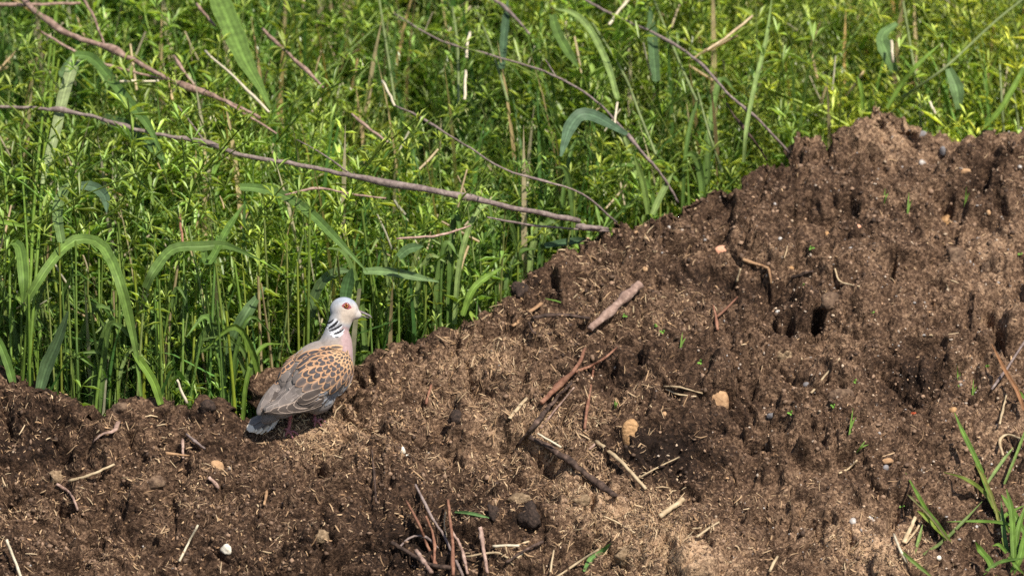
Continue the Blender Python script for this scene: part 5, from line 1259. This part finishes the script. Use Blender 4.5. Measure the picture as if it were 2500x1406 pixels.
# bill: upper and lower half, lofted
def loft(name, rings, mat, parent, n=12):
    vs, fs = [], []
    for c, d, ru, rd, rw in rings:
        d_, u, w_ = orth(d, CU)
        for k in range(n):
            a = 2 * math.pi * k / n; s2 = math.sin(a)
            vs.append(c + w_ * math.cos(a) * rw * S + u * s2 * (ru if s2 > 0 else rd) * S)
    for i in range(len(rings) - 1):
        for k in range(n):
            a = i * n + k; b_ = i * n + (k + 1) % n; fs.append((a, b_, b_ + n, a + n))
    fs.append(tuple(range(n))[::-1]); fs.append(tuple(range((len(rings) - 1) * n, len(rings) * n)))
    return pydata(name, vs, fs, mat, parent)
W0 = -20
bd = BD(.92, -.36, .06)
upper = loft('beak', [(BP(866, 760, W0), bd, 3, 1.5, 6), (BP(876, 761.5, W0), bd, 5.4, 2, 5.6), (BP(885, 764, W0), bd, 4.8, 1.8, 4.4), (BP(893, 767, W0 + 1), bd, 4.0, 1.8, 3.5), (BP(900, 770, W0 + 1), bd, 3.8, 1.8, 2.8), (BP(905, 773, W0 + 1), BD(.8, -.6, 0), 2.8, 1.6, 1.8), (BP(908, 776, W0 + 1), BD(.7, -.7, 0), .9, .6, .6)], M['bill'], dove)
loft('lower_bill', [(BP(866, 766, W0), bd, 1.5, 3.0, 5), (BP(878, 768, W0), bd, 1.2, 3.2, 4.2), (BP(888, 771, W0), bd, 1, 2.6, 3.2), (BP(897, 774, W0 + 1), bd, .8, 1.8, 2.2), (BP(902, 776, W0 + 1), bd, .4, .7, .8)], M['bill'], upper)
loft('cere', [(BP(866, 757.5, W0 + 2.6), bd, 1.4, 1.2, 2.6), (BP(873, 759, W0 + 2.8), bd, 2.2, 1.8, 3.4), (BP(881, 761.5, W0 + 2.4), bd, 2.0, 1.6, 2.8), (BP(886, 764, W0 + 2), bd, .6, .5, .8)], M['cere'], upper)
# tail: a fan of long feathers, pale tips; the lowest one white edged
tail_root = BP(700, 985, 44)
tp, tn = hit(622, 1056)
tip_c = tp + CW * .012 + Vector((0, 0, .006))
w_tip = (tip_c - O).dot(CW) / S
bm = bmesh.new()
vs, fs = [], []
tdir = (BP(612, 1046, w_tip) - tail_root).normalized(); tside = BD(.55, -.83, 0).normalized()
def tailfeather(tx, ty, W, lift, mt, whitemat, wl, L=None):
    tip = BP(tx, ty, w_tip + lift); base_ = tail_root.lerp(tip, .0) + CW * lift * S
    d = (tip - base_); L_ = d.length; d.normalize(); n_ = (CW + Vector((0, 0, .4)) ); n_ = (n_ - d * n_.dot(d)).normalized(); s_ = n_.cross(d)
    def grid(v0, v1, nv, dz, wid):
        vs, fs, ed = [], [], []
        for side in (0, 1):
            for i in range(nv + 1):
                v_ = v0 + (v1 - v0) * i / nv
                wd = (.55 + .45 * v_) * (1 if v_ < .86 else max(0, 1 - ((v_ - .86) / .14) ** 2.2) ** .5) * wid
                for j in range(7):
                    u = j / 3 - 1
                    vs.append(base_ + d * (v_ * L_) + s_ * (u * wd * W * .5 * S) + n_ * ((dz + .8 * (1 - u * u) - .6 * side) * S)); ed.append(min(1 - abs(u), (1 - v_) * 5) if v_ < 1 else 0)
        m_ = (nv + 1) * 7
        for side in (0, 1):
            for i in range(nv):
                for j in range(6):
                    a = side * m_ + i * 7 + j; f = (a, a + 1, a + 8, a + 7); fs.append(f if side == 0 else f[::-1])
        return vs, fs, ed
    v_, f_, e_ = grid(0, 1, 16, 0, 1)
    o = pydata('feather', v_, f_, M[mt], tail, True, {'edge': e_})
    if whitemat:
        v_, f_, e_ = grid(1 - wl, 1, 6, 1.3, 1.03)
        pydata('pale_tip', v_, f_, M[whitemat], tail, True, {'edge': e_})
tv, tf, _e = [], [], []
bm = bmesh.new()
ell(bm, BP(672, 1006, 48), orth(tdir, CW), (46, 12, 20)); me = solid(bm, 2 * S, 5, 'tail'); paint(me)
tail = link('tail', me, M['plumage'], dove)
for tx, ty, W, lf, mt, wm, wl in [(628, 1056, 26, -3, 'f_tail', 'f_white_warm', .34), (643, 1051, 26, -4, 'f_tail_white', None, 0), (655, 1044, 24, -5, 'f_tail_white', None, 0), (619, 1054, 26, -1.5, 'f_tail', 'f_white_warm', .22), (603, 1050, 24, 0, 'f_tail', 'f_white_warm', .16),
                                  (610, 1051, 24, 1, 'f_tail', 'f_white_warm', .16), (613, 1038, 24, 3, 'f_tail', None, 0), (607, 1034, 20, 3.5, 'f_tail', None, 0), (630, 1036, 26, 2.4, 'f_tail', None, 0), (646, 1028, 26, 2.2, 'f_tail', None, 0)]:
    tailfeather(tx, ty, W, lf, mt, wm, wl)
# legs and feet
def leg(top, knee, foot_p, toes, feath):
    root = tube('leg', catmull([top, knee, foot_p], 8), 5 * S, 4.2 * S, M['leg'], dove, sides=10, rough=.05)
    for tdx, tdy, L in toes:
        e, n_ = hit(*toe_px(foot_p, tdx, tdy, L)); e = e + Vector((0, 0, .002))
        m1 = foot_p.lerp(e, .5) + Vector((0, 0, .0035))
        pts = catmull([foot_p, m1, e], 8)
        tube('toe', pts, 3.8 * S, 1.9 * S, M['leg'], root, sides=8, rough=.08)
        tube('claw', [e, e + (e - m1).normalized() * 3 * S + Vector((0, 0, -.0008)), e + (e - m1).normalized() * 6 * S + Vector((0, 0, -.003))], 1.5 * S, .4 * S, M['bill'], root, sides=6, rough=0)
    if feath:
        bm = bmesh.new(); bmesh.ops.create_icosphere(bm, subdivisions=3, radius=1)
        me = bpy.data.meshes.new('thigh'); d, u, w_ = orth(top - knee, CW)
        for v_ in bm.verts: q = v_.co.copy(); v_.co = top.lerp(knee, .30) + d * q.x * 26 * S + u * q.y * 12 * S + w_ * q.z * 12 * S
        bm.to_mesh(me); bm.free(); paint(me); link('thigh', me, M['plumage'], root)
def toe_px(p, dx, dy, L):
    a, b_ = project(np.array([p[:]])); return float(a[0] + dx * L), float(b_[0] + dy * L)
fa = f1_ + Vector((0, 0, .004)); fb = f2_ + Vector((0, 0, .004))
leg(BP(712, 995, 15), f1_ + (BP(706, 1040, 0) - BP(704, 1062, 0)) , fa, [(.95, .35, 26), (.5, .8, 22), (-.4, .7, 18), (-.7, -.3, 12)], False)
leg(BP(778, 990, 5), f2_ + (BP(768, 1012, 0) - BP(771, 1036, 0)), fb, [(.95, .1, 24), (.6, .6, 22), (-.2, .8, 18), (-.7, .2, 12)], True)
